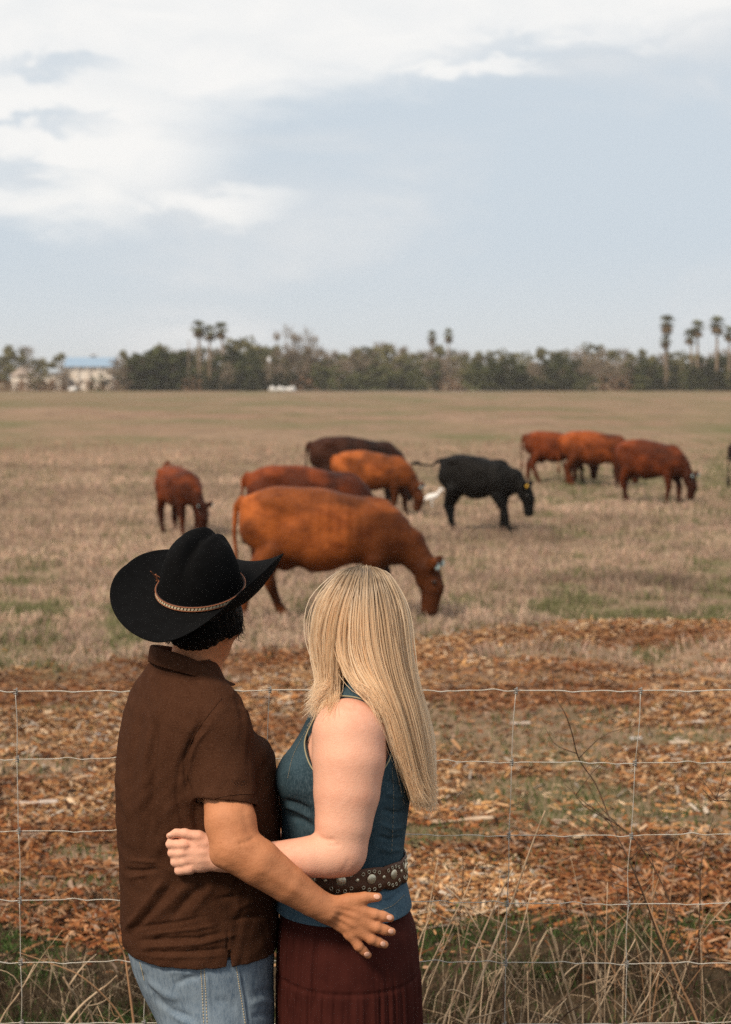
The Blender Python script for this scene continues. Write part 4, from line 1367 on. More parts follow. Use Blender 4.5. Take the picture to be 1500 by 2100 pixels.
    for k in range(1500):
        a = 332 + 164 * rng.random(); b0 = (1286 + 12 * rng.random() - .12 * (a - 400)) if k % 3 else 1240 + 60 * rng.random()
        h, n = hit(hb, a, b0 - 6)
        if h is None: continue
        q = h + np.array((rng.normal(0, .003), -.001 + rng.normal(0, .0006), -.012 - .010 * rng.random()))
        q2 = q + np.array((rng.normal(0.002, .004) + .004 * math.sin(a * .12), rng.normal(.002, .002), -.004 - .004 * rng.random()))
        pr.append(tube_mesh(np.array([h + n * .001, q, q2]), np.array((.0009, .0007, .0003)), 3, caps=False))
    if pr:
        Vx, Fx = joinm(pr); o = child('loose_hair', Vx, Fx, M_hair_m, hair); tag(o, kind='stuff')

    # hat
    nth = 120
    th = np.arange(nth) / nth * 2 * np.pi
    ct, st = np.cos(th), np.sin(th)          # ct: to the wearer's right, st: forward
    rowsL = []
    ax0, ay0 = .090, .106
    H = .132
    # top disc
    def topz(x, y):
        dent = .024 * np.exp(-((x - .007) / .013) ** 2) * np.clip(.95 - .25 * (y / .08), .3, 1.15)
        pin = .016 * (np.exp(-(((np.abs(x) - .045) / .018) ** 2 + ((y - .055) / .028) ** 2)))
        dome = -.30 * (y / .10) ** 2 * .06 - 2.6 * x ** 2
        return H + .006 - dent - pin + dome + .010 * (y < 0) * 0
    for rho in (.0, .2, .4, .58, .74, .88, 1.0):
        x = .043 * rho * ct; y = .076 * rho * st
        z = topz(x, y) - (.010 * max(0, rho - .7) / .3)
        rowsL.append(np.stack([x, y, z], 1))
    zt = rowsL[-1][:, 2]
    for s in (.06, .16, .3, .45, .6, .75, .88, 1.0):
        e = s ** .80
        bul = .004 * np.sin(np.pi * min(1, s * 1.1))
        x = (.043 + (ax0 - .043) * e + bul + .007 * (1 - (1 - min(1, s / .25)) ** 2) * (1 - s)) * ct
        y = (.076 + (ay0 - .076) * e + bul + .005 * (1 - (1 - min(1, s / .25)) ** 2) * (1 - s)) * st
        pin = np.exp(-((th - R(60)) / .35) ** 2) + np.exp(-((th - R(120)) / .35) ** 2)
        y2 = y - .010 * pin * np.sin(np.pi * s)
        rowsL.append(np.stack([x, y2, zt * (1 - s)], 1))
    # brim
    side = np.abs(ct) ** 1.8
    kr = HAT['kr'] * np.clip(ct, 0, 1) ** 1.6; kl = HAT['kl'] * np.clip(-ct, 0, 1) ** 1.6
    kap = kr + kl - .30 * np.abs(st) ** 2.5 + 1e-4
    wdt = .100 + .012 * np.abs(st)
    wdt = wdt + np.where(ct > 0, HAT['wr'] * ct ** 2, HAT['wl'] * ct ** 2)
    nx, ny = ct / ax0, st / ay0; nl = np.hypot(nx, ny); nx, ny = nx / nl, ny / nl
    for t in (.06, .15, .27, .4, .54, .68, .82, .92, 1.0):
        # curl gathers towards the edge
        s = t; a = kap * s ** 1.3
        rr = wdt * s * np.sinc(a / np.pi * .62)
        zz = wdt * s * np.sin(a * .60) * np.where(a > 0, 1, 1)
        x = ax0 * ct + nx * rr; y = ay0 * st + ny * rr
        rowsL.append(np.stack([x, y, zz], 1))
    Vh = np.concatenate(rowsL)
    Vw = Vh @ B.T + O
    n = nth; i = np.arange(len(rowsL) - 1)[:, None]; j = np.arange(n)[None]
    Fh = np.stack([i * n + j, i * n + (j + 1) % n, (i + 1) * n + (j + 1) % n, (i + 1) * n + j], -1).reshape(-1, 4)
    hat = child('hat', Vw, Fh[:, ::-1], M_felt, T)
    md = hat.modifiers.new('s', 'SOLIDIFY'); md.thickness = .0035; md.offset = -1
    md = hat.modifiers.new('b', 'SUBSURF'); md.levels = 2; md.render_levels = 2
    # band: ribbon with two cords and pale beads
    def bandpt(t, off, z):
        x = (ax0 + off) * np.cos(t); y = (ay0 + off) * np.sin(t)
        return np.stack([x, y, np.broadcast_to(z, np.shape(t))], -1) @ B.T + O
    tt = np.linspace(0, 2 * np.pi, 121)
    Ls = [bandpt(tt, .0005, .003), bandpt(tt, .003, .004), bandpt(tt, .003, .0125), bandpt(tt, .0003, .0135)]
    Vb = np.concatenate(Ls); n = 121; i = np.arange(3)[:, None]; j = np.arange(120)[None]
    Fb = np.stack([i * n + j, i * n + j + 1, (i + 1) * n + j + 1, (i + 1) * n + j], -1).reshape(-1, 4)
    hb_ = child('hat_band', Vb, Fb, M_band, hat)
    pr = [tube_mesh(bandpt(tt, .0035, z), .0011, 6, caps=False) for z in (.004, .0125)]
    Vx, Fx = joinm(pr); child('band_cord', Vx, Fx, M_cord, hat)
    pr = []; pr2 = []
    for k in range(78):
        t0 = k / 78 * 2 * np.pi; dt = .026
        c = [bandpt(np.array(t0 + s_ * dt + sk), .0044, z) for s_, z, sk in ((-1, .0060, -.01), (1, .0060, -.01), (1, .0107, .01), (-1, .0107, .01))]
        c2 = [bandpt(np.array(t0 + s_ * dt + sk), .0025, z) for s_, z, sk in ((-1, .0060, -.01), (1, .0060, -.01), (1, .0107, .01), (-1, .0107, .01))]
        Vq = np.array(c + c2)
        Fq = np.array([[0, 1, 2, 3], [0, 4, 5, 1], [1, 5, 6, 2], [2, 6, 7, 3], [3, 7, 4, 0]])
        pr.append((Vq, [Fq]))
    Vx, Fx = joinm(pr); o = child('band_bead', Vx, Fx, M_bead, hat, smooth=False); tag(o, kind='stuff')
    # small bow of the band
    pr = []
    for k in range(5):
        c0 = bandpt(np.array(R(188)), .006, .008)
        e_ = c0 + rng.normal(0, .007, 3) + np.array((0, 0, .006 * (k % 3)))
        pr.append(tube_mesh(spline([c0, (c0 + e_) / 2 + rng.normal(0, .004, 3), e_], 8), .0009, 5))
    Vx, Fx = joinm(pr); child('band_knot', Vx, Fx, M_cord, hat)
    return T


HAT = dict(tilt=R(18), yaw=R(24), roll=R(-8.5), kr=2.1, kl=.62, wr=-.018, wl=-.010)
M_band = mat('dark_ribbon', (.03, .014, .01), .7)
M_cord = mat('rust_cord', (.28, .10, .045), .7)
M_bead = mat('pale_bead', (.62, .52, .36), .6)


# ------------------------------------------------------------------- the woman
def build_woman():
    base = np.array(Q(715, 2778, 0)); base[2] = 0
    T = thing('person', 'blonde woman in sleeveless denim top, studded belt and wine red skirt hugging the man', 'person', base, group='couple at the fence')
    VR = [(1378, 706, 772, 0, 66), (1402, 680, 798, 0, 112), (1436, 650, 816, 0, 144), (1464, 634, 824, 0, 156), (1507, 613, 832, 0, 163), (1534, 595, 838, 0, 166), (1565, 575, 842, 0, 165), (1595, 567, 845, 0, 164),
          (1625, 571, 845, 0, 158), (1660, 577, 840, 0, 148), (1700, 576, 835, 0, 138), (1740, 574, 830, 0, 132), (1770, 576, 828, 0, 131), (1800, 572, 834, 0, 140), (1830, 565, 842, 0, 159), (1856, 562, 848, 0, 172)]
    lo = Q(320, 2760, -260); hi = Q(880, 1130, 240)
    v = Vol(np.arange(lo[0], hi[0], .0032), np.arange(Y0 - .29, Y0 + .24, .0040), np.concatenate([np.arange(0.0, .86, .014), np.arange(.86, 1.74, .0032)]))
    eyes, A, W = head(v, Q(742, 1268, 8), (-.25, .95, -.05), .99)
    v.chain(C((738, 1320, 8, 48), (726, 1380, 5, 47), (720, 1420, 5, 50)), .02)
    v.loft(rows([r_ for r_ in VR if 1420 < r_[0] < 1800], 0, 11), 0, .015)
    v.loft(rows([(1780, 585, 822, 0, 126), (1850, 575, 838, 0, 150), (1950, 575, 850, 0, 165), (2060, 590, 840, 0, 160)], 0, 5), 0, .03)
    v.chain(C((720, 1496, -100, 58), (716, 1507, -120, 74), (716, 1560, -138, 73), (711.5, 1625, -152, 66.5), (705, 1690, -164, 57), (700, 1745, -171, 50)), .016)
    v.chain(C((700, 1746, -172, 49), (672, 1753, -176, 46), (640, 1757, -180, 41.5), (560, 1763, -184, 35), (500, 1765, -183, 28.5), (452, 1760, -181, 25)), .012)
    v.ell(Q(716, 1768, -170), np.array((16, 20, 18)) * PX, None, .016)
    # hand on his side, fingers folded under
    v.chain(C((452, 1758, -181, 27), (412, 1752, -182, 36), (384, 1752, -179, 35)), .010, flat=((.08, 1, 0), .48))
    v.chain(C((436, 1730, -183, 15), (408, 1716, -186, 12.5), (380, 1709, -186, 9.6), (362, 1708, -184, 8.6), (348, 1714, -180, 7.2)), .007)
    for k, (ky, kx, py_, pxx) in enumerate(((1733, 372, 1731, 348), (1750, 368, 1749, 352), (1767, 372, 1768, 358), (1782, 380, 1785, 366))):
        v.chain(C((kx + 10, ky, -186, 11.5), (pxx + 2, py_, -181, 9.8), (pxx + 4, py_ + 2, -166, 8.8), (pxx + 22, py_ + 2, -162, 8)), .0022)
        v.ell(Q(kx + 4, ky, -190), np.array((9, 8, 8)) * PX, None, .006)
    # far arm round his back
    v.chain(C((722, 1480, 110, 62), (690, 1620, 150, 52), (640, 1700, 165, 44), (560, 1640, 150, 34), (540, 1600, 140, 26)), .016)
    for sx, d in ((0, -80), (0, 80)):
        v.chain(C((712, 2040, d, 95), (715, 2330, d, 62), (718, 2690, d, 38)), .03)
    # feet
        v.chain([(np.array((base[0], Y0 + d * PX, .09)), .04), (np.array((base[0] - .05, Y0 + d * PX, .045)), .04), (np.array((base[0] - .17, Y0 + d * PX, .025)), .024)], .02)
    V, F = v.mesh(); V[:, 2] = np.maximum(V[:, 2], .002)
    V = relax(V, F, (600, 1420, 830, 1830, Y0 - .05), 70)
    V = relax(V, F, (470, 1700, 720, 1830, Y0 - .05), 30)
    V = strokes(V, F, [([(652, 1716), (668, 1722), (690, 1724)], 5, -.0030), ([(655, 1728), (680, 1734), (700, 1732)], 5, -.0014), ([(700, 1790), (712, 1776), (716, 1760)], 6, -.0012),
                        
                       ([(398, 1740), (380, 1739), (366, 1740)], 2.6, -.0011), ([(398, 1757), (380, 1757), (368, 1758)], 2.6, -.0011), ([(400, 1773), (384, 1774), (374, 1775)], 2.6, -.0011), ([(425, 1720), (405, 1723), (388, 1722)], 4, -.0014), ([(430, 1730), (400, 1733)], 4, .0010), ([(430, 1748), (400, 1749)], 4, .0010), ([(432, 1765), (402, 1767)], 4, .0010)])
    child('body', V, F, M_skin_w, T)
    BV, BF = V, F
    bv = bvh_of([(V, F)])
    h, n = hit(bv, 350, 1713)
    if h is not None:
        Ab = frame((0, 1, 0)); Vn, Fn = ball(h + n * .0004, 1, 12, 8, (.0065, .0022, .0045), Ab); child('fingernail', Vn, Fn, M_nail, T)
    for e in eyes:
        Vn, Fn = ball(e, .0122); child('eye', Vn, Fn, M_white, T)

    # denim top
    v = Vol(*grid(Q(550, 1960, -200), Q(870, 1360, 200), .003))
    v.loft(rows(VR), 0, 0, p=2.1)
    v.ell(Q(622, 1592, -70), np.array((52, 70, 52)) * PX, None, .035)
    v.ell(Q(622, 1592, 70), np.array((52, 70, 52)) * PX, None, .035)
    def arm(X, Y, Z):
        c = Q(715, 1522, -140)
        q = np.sqrt(((X - c[0]) / (87 * PX)) ** 2 + ((Z - c[2]) / (84 * PX)) ** 2)
        return np.maximum((q - 1) * 80 * PX, Y - (Y0 - 62 * PX))
    v.put(Q(600, 1640, -300), Q(830, 1400, -50), arm, .004, 's')
    v.loft(rows([(1822, 575, 838, 0, 150), (1870, 568, 846, 0, 166)], 0, 6), 0, 0, 's')
    V, F = v.mesh()
    V = strokes(V, F, [([(580, 1640), (610, 1648), (640, 1662)], 5, -.004), ([(582, 1652), (612, 1662), (645, 1680)], 5, .004), ([(585, 1672), (620, 1682), (650, 1700)], 6, -.004),
                       ([(795, 1600), (812, 1608), (830, 1606)], 4, -.003), ([(790, 1625), (815, 1634), (835, 1630)], 5, .003), ([(785, 1660), (810, 1668), (832, 1664)], 5, -.004),
                       ([(780, 1690), (805, 1700), (830, 1696)], 5, .003), ([(775, 1715), (800, 1722), (826, 1718)], 5, -.004), ([(775, 1738), (800, 1745), (824, 1742)], 5, .003),
                       ([(800, 1560), (804, 1640), (800, 1760)], 3, .0022), ([(690, 1850), (740, 1856), (800, 1846), (832, 1822)], 4, -.003),
                       ([(600, 1560), (606, 1600), (600, 1640)], 8, .002), ([(640, 1480), (612, 1540), (600, 1560)], 4, .002)])
    top = child('denim_top', V, F, M_vest, T)
    top.data.materials.append(M_vest2)
    zt = Q(750, 1800)[2]
    fz = V[F, 2].mean(1) < zt
    top.data.polygons.foreach_set('material_index', fz.astype(np.int32))
    tb = bvh_of([(V, F)])
    pr = []
    ce = Q(715, 1522, -140)
    L = []
    for a in np.linspace(R(-62), R(242), 90):
        o_ = Vector((ce[0] + 91 * PX * math.cos(a), 2.0, ce[2] + 88 * PX * math.sin(a)))
        h, nn, _, _ = tb.ray_cast(o_, Vector((0, 1, 0)), 4)
        if h is not None and h[1] < Y0 - 50 * PX: L.append(np.array(h) + np.array(nn) * .001)
    L = np.array(L)
    for _ in range(6): L[1:-1] = (L[:-2] + 2 * L[1:-1] + L[2:]) / 4
    pr.append(tube_mesh(L, .0016, 6))
    Vx, Fx = joinm(pr); child('armhole_piping', Vx, Fx, M_piping, top)
    pr = []
    for ln in ([(804, 1575), (807, 1640), (803, 1755)], [(700, 1868), (750, 1872), (800, 1860), (833, 1832)], [(640, 1478), (604, 1545), (590, 1600)], [(812, 1470), (822, 1500), (826, 1530)]):
        pr += stitch(tb, ln, 26, .0007)
    if pr:
        Vx, Fx = joinm(pr); tag(child('stitching', Vx, Fx, M_thread2, top), kind='stuff')

    # skirt
    SR = [(1785, 580, 826, 0, 126), (1825, 582, 826, 0, 132), (1868, 574, 842, 0, 152), (1896, 568, 856, 0, 172), (1950, 567, 861, 0, 181), (2000, 566, 864, 0, 184), (2100, 566, 868, 0, 188), (2400, 555, 890, 0, 205), (2660, 545, 905, 0, 215)]
    v = Vol(*[np.arange(a, b, h) for a, b, h in ((Q(520, 2000)[0], Q(930, 2000)[0], .0035), (Y0 - .25, Y0 + .25, .0035))], np.concatenate([np.arange(.10, .62, .012), np.arange(.62, 1.06, .004)]))
    v.loft(rows(SR), 0, 0, p=2.1)
    V, F = v.mesh()
    N = vnorm(V, F)
    ang = np.arctan2(V[:, 1] - Y0, V[:, 0] - base[0])
    px_, py_ = proj(V)
    zq = 1.0 - (V[:, 2] - Q(700, 1990)[2]) / .08            # below the gathered tier
    lower = 1 / (1 + np.exp(-np.clip((Q(700, 1985)[2] - V[:, 2]) / .006, -20, 20)))
    upper = np.clip((Q(700, 1830)[2] - V[:, 2]) / .15, 0, 1) * (.35 + .65 * np.clip(-(px_ - 680) / 90, 0, 1))
    wv = lambda f, s: np.abs(np.sin(ang * f / 2 + 1.3 * np.sin(ang * 7 + s) + .5 * np.sin(V[:, 2] * 9 + s))) ** .7 - .6
    D = lower * (.006 * wv(46, 1.) + .003 * wv(90, 2.)) + (1 - lower) * upper * (.006 * wv(44, .4) + .002 * wv(80, 3.))
    hz = np.exp(-((V[:, 2] - Q(700, 1985)[2]) / .004) ** 2)
    D = D - .003 * hz
    side = np.clip(1.4 - np.abs(N[:, 2]) * 2, 0, 1)
    V = V + N * (D * side)[:, None]
    V = strokes(V, F, [([(600, 1905), (590, 1990), (585, 2100)], 5, -.007), ([(620, 1900), (612, 1985), (606, 2100)], 5, -.007), ([(650, 1905), (645, 1990), (640, 2100)], 4, -.006), ([(575, 1890), (573, 1990), (572, 2100)], 5, -.004)])
    skirt = child('skirt', V, F, M_skirt, T)

    # belt: scalloped leather round the waist
    zc = Q(750, 1771)[2]
    n = 300
    t = np.arange(n) / n * 2 * np.pi
    rws = rows(VR)
    def section(z):
        r_ = sorted(rws); zz = [q[0] for q in r_]
        return [np.interp(z, zz, [q[k] for q in r_]) for k in (1, 2, 3, 4)]
    cx, cy, a_, b_ = section(zc)
    sup = lambda t, off: (cx + (a_ + off) * np.sign(np.cos(t)) * np.abs(np.cos(t)) ** .95, cy + (b_ + off) * np.sign(np.sin(t)) * np.abs(np.sin(t)) ** .95)
    NS = 14
    sc = lambda t: np.abs(np.cos((t - R(270)) * NS / 2)) ** .7
    Ls = []
    for z0, off in ((-.021, .004), (-.023, .0075), (-.010, .0085), (0, .0085), (.013, .0085), (.021, .0075), (.020, .004)):
        scv = sc(t) * .0085 * (1 if z0 < -.01 else .35 if z0 > .01 else 0) * np.sign(z0 if z0 else 1)
        x, y = sup(t, off + (.004 if z0 < -.01 else 0))
        Ls.append(np.stack([x, y, zc + z0 + scv], 1))
    Ls.append(Ls[0])
    Vb = np.concatenate(Ls); i = np.arange(len(Ls) - 1)[:, None]; j = np.arange(n)[None]
    Fb = np.stack([i * n + j, i * n + (j + 1) % n, (i + 1) * n + (j + 1) % n, (i + 1) * n + j], -1).reshape(-1, 4)
    belt = child('belt', Vb, Fb, M_leather, T)
    def at(t, z, off=.0088):
        x, y = sup(np.array([t]), off); x2, y2 = sup(np.array([t + .01]), off)
        p_ = np.array((x[0], y[0], zc + z)); tg = np.array((x2[0] - x[0], y2[0] - y[0], 0)); tg /= np.linalg.norm(tg)
        nn = np.array((tg[1], -tg[0], 0)); return p_, np.stack([tg, nn, (0, 0, 1)], 1)
    for s in range(NS):
        t0 = R(270) + s / NS * 2 * np.pi
        p_, Ab = at(t0, 0)
        Vn, Fn = ball(p_, 1, 16, 10, (.0110, .0038, .0110), Ab); child('concho', Vn, Fn, M_metal, belt)
        p_, Ab = at(t0 + np.pi / NS, .0)
        Vn, Fn = ball(p_, 1, 10, 6, (.0044, .0028, .0044), Ab); child('stud', Vn, Fn, M_metal, belt)
        for q in (-1, 1):
            for m in (-1.5, -.5, .5, 1.5):
                dz = (-.0225 + .0028 * m * m if q < 0 else .0165 - .0020 * m * m)
                p_, Ab = at(t0 + m * .40 * np.pi / NS, dz, .0095 if q > 0 else .0108)
                u = np.arange(11) / 10 * 2 * np.pi
                ringp = np.stack([.0034 * np.cos(u), 0 * u, .0034 * np.sin(u)], 1) @ Ab.T + p_
                Vn, Fn = tube_mesh(ringp, .0009, 5, caps=False); child('eyelet', Vn, Fn, M_metal, belt)
    # hair
    build_hair(T, A, W, bvh_of([(BV, BF), (top_world(top, base)), (top_world(belt, base))]))
    return T


def top_world(o, base):
    me = o.data
    V = np.empty(len(me.vertices) * 3, np.float32); me.vertices.foreach_get('co', V)
    V = V.reshape(-1, 3) + np.asarray(base, np.float32)
    F = np.array([list(p.vertices) for p in me.polygons])
    return V, F


M_vest2 = mat('washed_denim_hem', (.034, .068, .100), .85, .1, mix=[(14, .38, .66, (.055, .10, .14), None), (420, .45, .7, (.08, .125, .155), (1, 1, .25))], bump=[(600, .4, .0015, None), (50, .35, .005, None)])
M_piping = mat('piping', (.30, .27, .17), .7)
M_thread2 = mat('tan_thread', (.22, .20, .15), .8)
M_hair = mat('blonde_hair', (.5, .3, .15), .36, .6, attr='tone', backlit=.40)
M_cap = mat('hair_underlayer', (.30, .175, .08), .7, .2, bump=[(60, .8, .004, (8, 8, .3))])


def build_hair(T, A, W, bv):
    # guides seen from the camera: rows of (px, py, d); s runs from her left-hand fall to the back
    G = [
        [(738, 1170, -30), (706, 1184, -40), (676, 1212, -38), (655, 1248, -30), (643, 1300, -20), (641, 1350, -18), (648, 1395, -25), (650, 1430, -40), (632, 1464, -50)],
        [(740, 1168, -40), (715, 1184, -62), (688, 1216, -72), (668, 1258, -70), (656, 1310, -60), (655, 1360, -55), (662, 1405, -60), (660, 1436, -66), (642, 1462, -70)],
        [(742, 1167, -45), (722, 1186, -80), (702, 1222, -98), (686, 1270, -102), (677, 1325, -98), (678, 1370, -95), (684, 1405, -95), (680, 1432, -98), (662, 1452, -95)],
        [(744, 1166, -50), (731, 1190, -92), (718, 1230, -112), (707, 1280, -118), (702, 1330, -118), (712, 1372, -125), (740, 1405, -140), (775, 1428, -150), (800, 1470, -150)],
        [(746, 1166, -50), (742, 1192, -96), (736, 1235, -118), (731, 1285, -122), (733, 1335, -124), (750, 1380, -132), (782, 1425, -150), (812, 1490, -140), (832, 1570, -125), (850, 1622, -115)],
        [(748, 1166, -50), (755, 1192, -94), (758, 1235, -114), (760, 1285, -120), (766, 1335, -124), (784, 1390, -132), (812, 1455, -135), (835, 1540, -115), (848, 1610, -105), (862, 1650, -100)],
        [(750, 1166, -48), (768, 1190, -86), (780, 1230, -98), (788, 1280, -103), (796, 1330, -106), (812, 1390, -110), (834, 1460, -105), (850, 1540, -95), (862, 1610, -85), (872, 1652, -80)],
        [(752, 1167, -44), (780, 1186, -66), (802, 1222, -66), (814, 1270, -68), (822, 1325, -70), (836, 1390, -72), (853, 1460, -65), (866, 1540, -60), (872, 1605, -50), (879, 1646, -45)],
        [(754, 1168, -38), (788, 1184, -42), (815, 1214, -28), (831, 1255, -22), (840, 1310, -20), (851, 1375, -20), (865, 1440, -15), (876, 1510, -10), (877, 1580, 0), (885, 1638, 5)],
    ]
    for k, g in enumerate(G):                                # rounded crown with a short parting
        q = k / (len(G) - 1)
        g[0] = (721 + 50 * q, 1166 - 6 * math.sin(math.pi * q), -8 - 22 * math.sin(math.pi * q))
        g[1] = (g[1][0], g[1][1] - 5, g[1][2] + 6)
    for g in G:
        for k, (a, b, c) in enumerate(g):
            w_ = .925 + .075 * min(1, max(0, (b - 1380) / 120))
            g[k] = (745 + (a - 745) * w_, b + (3 if k == 0 else 0), c * (.5 + .5 * w_))
    ns = 18
    G = np.array([spline(g, ns) for g in G])                 # (9, ns, 3)
    ng = len(G)
    def guide(s):
        x = s * (ng - 1); i = np.minimum(x.astype(int), ng - 2); f = (x - i)[:, None, None]
        # smooth blend across guides
        # below the ears the hair parts: some falls forward, the rest sweeps back
        fs = np.where(f < .5, .06 * f, 1 - .06 * (1 - f))
        tq = np.linspace(0, 1, ns)[None, :, None]
        wq = np.clip((tq - .40) / .25, 0, 1) * (i == 2)[:, None, None]
        fe = f * (1 - wq) + fs * wq
        return G[i] * (1 - fe) + G[i + 1] * fe
    # locks, then strands clumped to locks
    NL, NSt = 380, 7800
    ls = np.sort(rng.random(NL)); ls = (ls + np.arange(NL) / NL) / 2
    lay = rng.random(NL) ** 1.6                                # 0 near surface, 1 far side
    lk = guide(ls)
    tt = np.linspace(0, 1, ns)
    lk[:, :, 0] += (rng.normal(0, 3.6, NL)[:, None] * tt ** 1.2) + rng.normal(0, 1.6, (NL, 1)) + 3.0 * np.sin(tt[None] * rng.uniform(3, 8, (NL, 1)) + rng.random((NL, 1)) * 6) * tt
    lk[:, :, 1] += rng.normal(0, 13, NL)[:, None] * tt ** 3
    lk[:, :, 1] -= (np.clip(.32 - ls, 0, .32) / .32)[:, None] ** .5 * 22 * tt ** 3
    lk[:, :, 0] += 4.5 * np.sin(tt[None] * 9.5 + ls[:, None] * 5 + 1.0) * tt[None] ** 1.3
    # far layers mirror to the other side of the head
    dn = lk[:, :, 2]
    dc = 10 * np.ones_like(dn)
    lk[:, :, 2] = dn + (lay[:, None] * .55) * (np.maximum(2 * (dc - dn), 30)) * (tt > 0.02)
    which = rng.integers(0, NL, NSt)
    which = np.concatenate([which, rng.choice(np.nonzero(lay < .25)[0], 2700)])
    NSt = len(which)
    st = lk[which].copy()
    off = rng.normal(0, 1, (NSt, 2))
    spread = 2.6 + 4.6 * (1 - tt) ** .5
    spread = spread * np.clip(tt * 8 + .5, 0, 1)
    endt = np.clip((tt - .8) / .2, 0, 1) ** 2
    st[:, :, 0] += off[:, :1] * spread * .8
    st[:, :, 2] += off[:, 1:] * spread * .7
    st[:, :, 0] += rng.normal(1, 7, (NSt, 1)) * endt
    st[:, :, 1] += rng.normal(0, 8, (NSt, 1)) * tt ** 3 + rng.normal(0, 1.5, (NSt, 1))
    ln = rng.uniform(.86, 1.0, NSt)                            # strand lengths
    ang = rng.random((NSt, 1)) * 6.28
    st[:, :, 0] += .9 * np.sin(tt * 14 + ang) * tt
    # flyaways
    nf = 520
    fl = rng.integers(0, NSt, nf)
    amp = rng.normal(0, 1, (nf, 3)) * np.array((13, 9, 9))
    bend = np.sin(np.pi * np.clip(tt * rng.uniform(.8, 1.6, (nf, 1)), 0, 1))[:, :, None]
    st[fl] += amp[:, None, :] * bend
    Wp = np.empty_like(st)
    # px -> world, vectorised
    Y = Y0 + st[:, :, 2] * PX
    u = (st[:, :, 0] - 750) / FPX; v = (1050 - st[:, :, 1]) / FPX
    tq = Y / (v * SP + CP)
    Wp[:, :, 0] = u * tq; Wp[:, :, 1] = Y; Wp[:, :, 2] = CAM_H + (v * CP - SP) * tq
    # keep the near layers outside skin and cloth
    cache = {}
    o = Vector((0, 0, CAM_H))
    for s in range(3, ns):
        for k in range(NSt):
            key = (int(st[k, s, 0] // 5), int(st[k, s, 1] // 5))
            if key not in cache:
                h, n_ = hit(bv, key[0] * 5 + 2.5, key[1] * 5 + 2.5)
                cache[key] = h[1] if h is not None else None
            y = cache[key]
            if y is not None and Wp[k, s, 1] > y - .006 and (st[k, s, 1] > 1385 or lay[which[k]] < .5):
                yn = y - .006 - .012 * ((k * 7919) % 97) / 97.0
                sc_ = yn / Wp[k, s, 1]
                Wp[k, s] = np.array((Wp[k, s, 0] * sc_, yn, CAM_H + (Wp[k, s, 2] - CAM_H) * sc_))
    for _ in range(2):
        Wp[:, 1:-1, 1] = (Wp[:, :-2, 1] + 2 * Wp[:, 1:-1, 1] + Wp[:, 2:, 1]) / 4
    # three sided strands
    tl = tt[None] * ln[:, None]
    idx = tl * (ns - 1); i0 = np.minimum(idx.astype(int), ns - 2); f = (idx - i0)[..., None]
    kk = np.arange(NSt)[:, None]
    Wp = Wp[kk, i0] * (1 - f) + Wp[kk, i0 + 1] * f
    rad = (.00074 + .00044 * rng.random(NSt))[:, None] * np.clip(1.15 - tt[None] ** 3, .25, 1)
    tg = np.gradient(Wp, axis=1); tg /= np.linalg.norm(tg, axis=2, keepdims=True) + 1e-9
    a1 = np.cross(tg, (0, 1, 0.02)); a1 /= np.linalg.norm(a1, axis=2, keepdims=True) + 1e-9
    a2 = np.cross(tg, a1)
    an = [R(205), R(270), R(335)]
    V = np.stack([Wp + rad[..., None] * (math.cos(a) * a1 + math.sin(a) * a2) for a in an], 2)   # (N, ns, 3, 3)
    V = V.reshape(-1, 3)
    b0 = (np.arange(NSt) * ns * 3)[:, None, None]; i = np.arange(ns - 1)[None, :, None] * 3; j = np.arange(2)[None, None, :]
    F = np.stack([b0 + i + j, b0 + i + j + 1, b0 + i + 4 + j, b0 + i + 3 + j], -1).reshape(-1, 4)
    light = np.array((1.0, .83, .61)); midc = np.array((.90, .665, .43)); dark = np.array((.42, .28, .155)); ash = np.array((.98, .87, .71))
    tone = rng.random(NSt) * .22 + rng.random(NL)[which] * .78
    c = np.where(tone[:, None] > .55, midc + (light - midc) * ((tone[:, None] - .55) / .45), dark + (midc - dark) * np.clip(tone[:, None] / .55, 0, 1) ** .8)
    rim = np.clip(np.abs(ls[which] - .5) * 2, 0, 1) ** 3
    c = c + (ash - c) * (.55 * rim[:, None])
    cc = np.repeat(c[:, None], ns, 1)
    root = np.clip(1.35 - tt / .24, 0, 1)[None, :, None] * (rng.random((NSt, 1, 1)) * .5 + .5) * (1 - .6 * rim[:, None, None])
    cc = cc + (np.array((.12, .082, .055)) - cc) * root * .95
    cc = np.repeat(cc[:, :, None], 3, 2).reshape(-1, 3)
    # cap of undergrowth so that the scalp never shows
    v_ = Vol(*grid(Q(630, 1440, -140), Q(900, 1150, 130), .004))
    v_.ell(W(0, -.014, .010), (.072, .090, .086), A)
    v_.chain(C((756, 1262, -10, 56), (785, 1340, -10, 40), (812, 1400, -30, 30)), .02)
    v_.ell(W(0, .14, -.05), (.13, .09, .13), A, .01, 's')
    Vc, Fc = v_.mesh()
    hair = child('hair', Vc, Fc, M_cap, T)
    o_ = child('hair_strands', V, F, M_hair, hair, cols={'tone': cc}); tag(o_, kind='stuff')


build_man()
build_woman()
# =================================================================== CATTLE
M_coat = mat('cattle_coat', (.2, .06, .02), .62, .12, attr='coat', mix=[(5, .42, .66, (.50, .42, .38, 'mul'), (1, 1, 1.6), 6, .85), (34, .42, .68, (.62, .55, .50, 'mul'), (1, 1, 2.5), 4, .8)], bump=[(70, .7, .008, (1, 1, 2)), (14, .25, .03, None)], sheen=.0)
M_tagy = mat('yellow_tag', (.75, .45, .06), .5)
M_tagw = mat('pale_tag', (.26, .34, .35), .5)
M_eye = mat('dark_eye', (.01, .008, .006), .15, .6)
M_hoof = mat('hoof', (.05, .035, .025), .6)


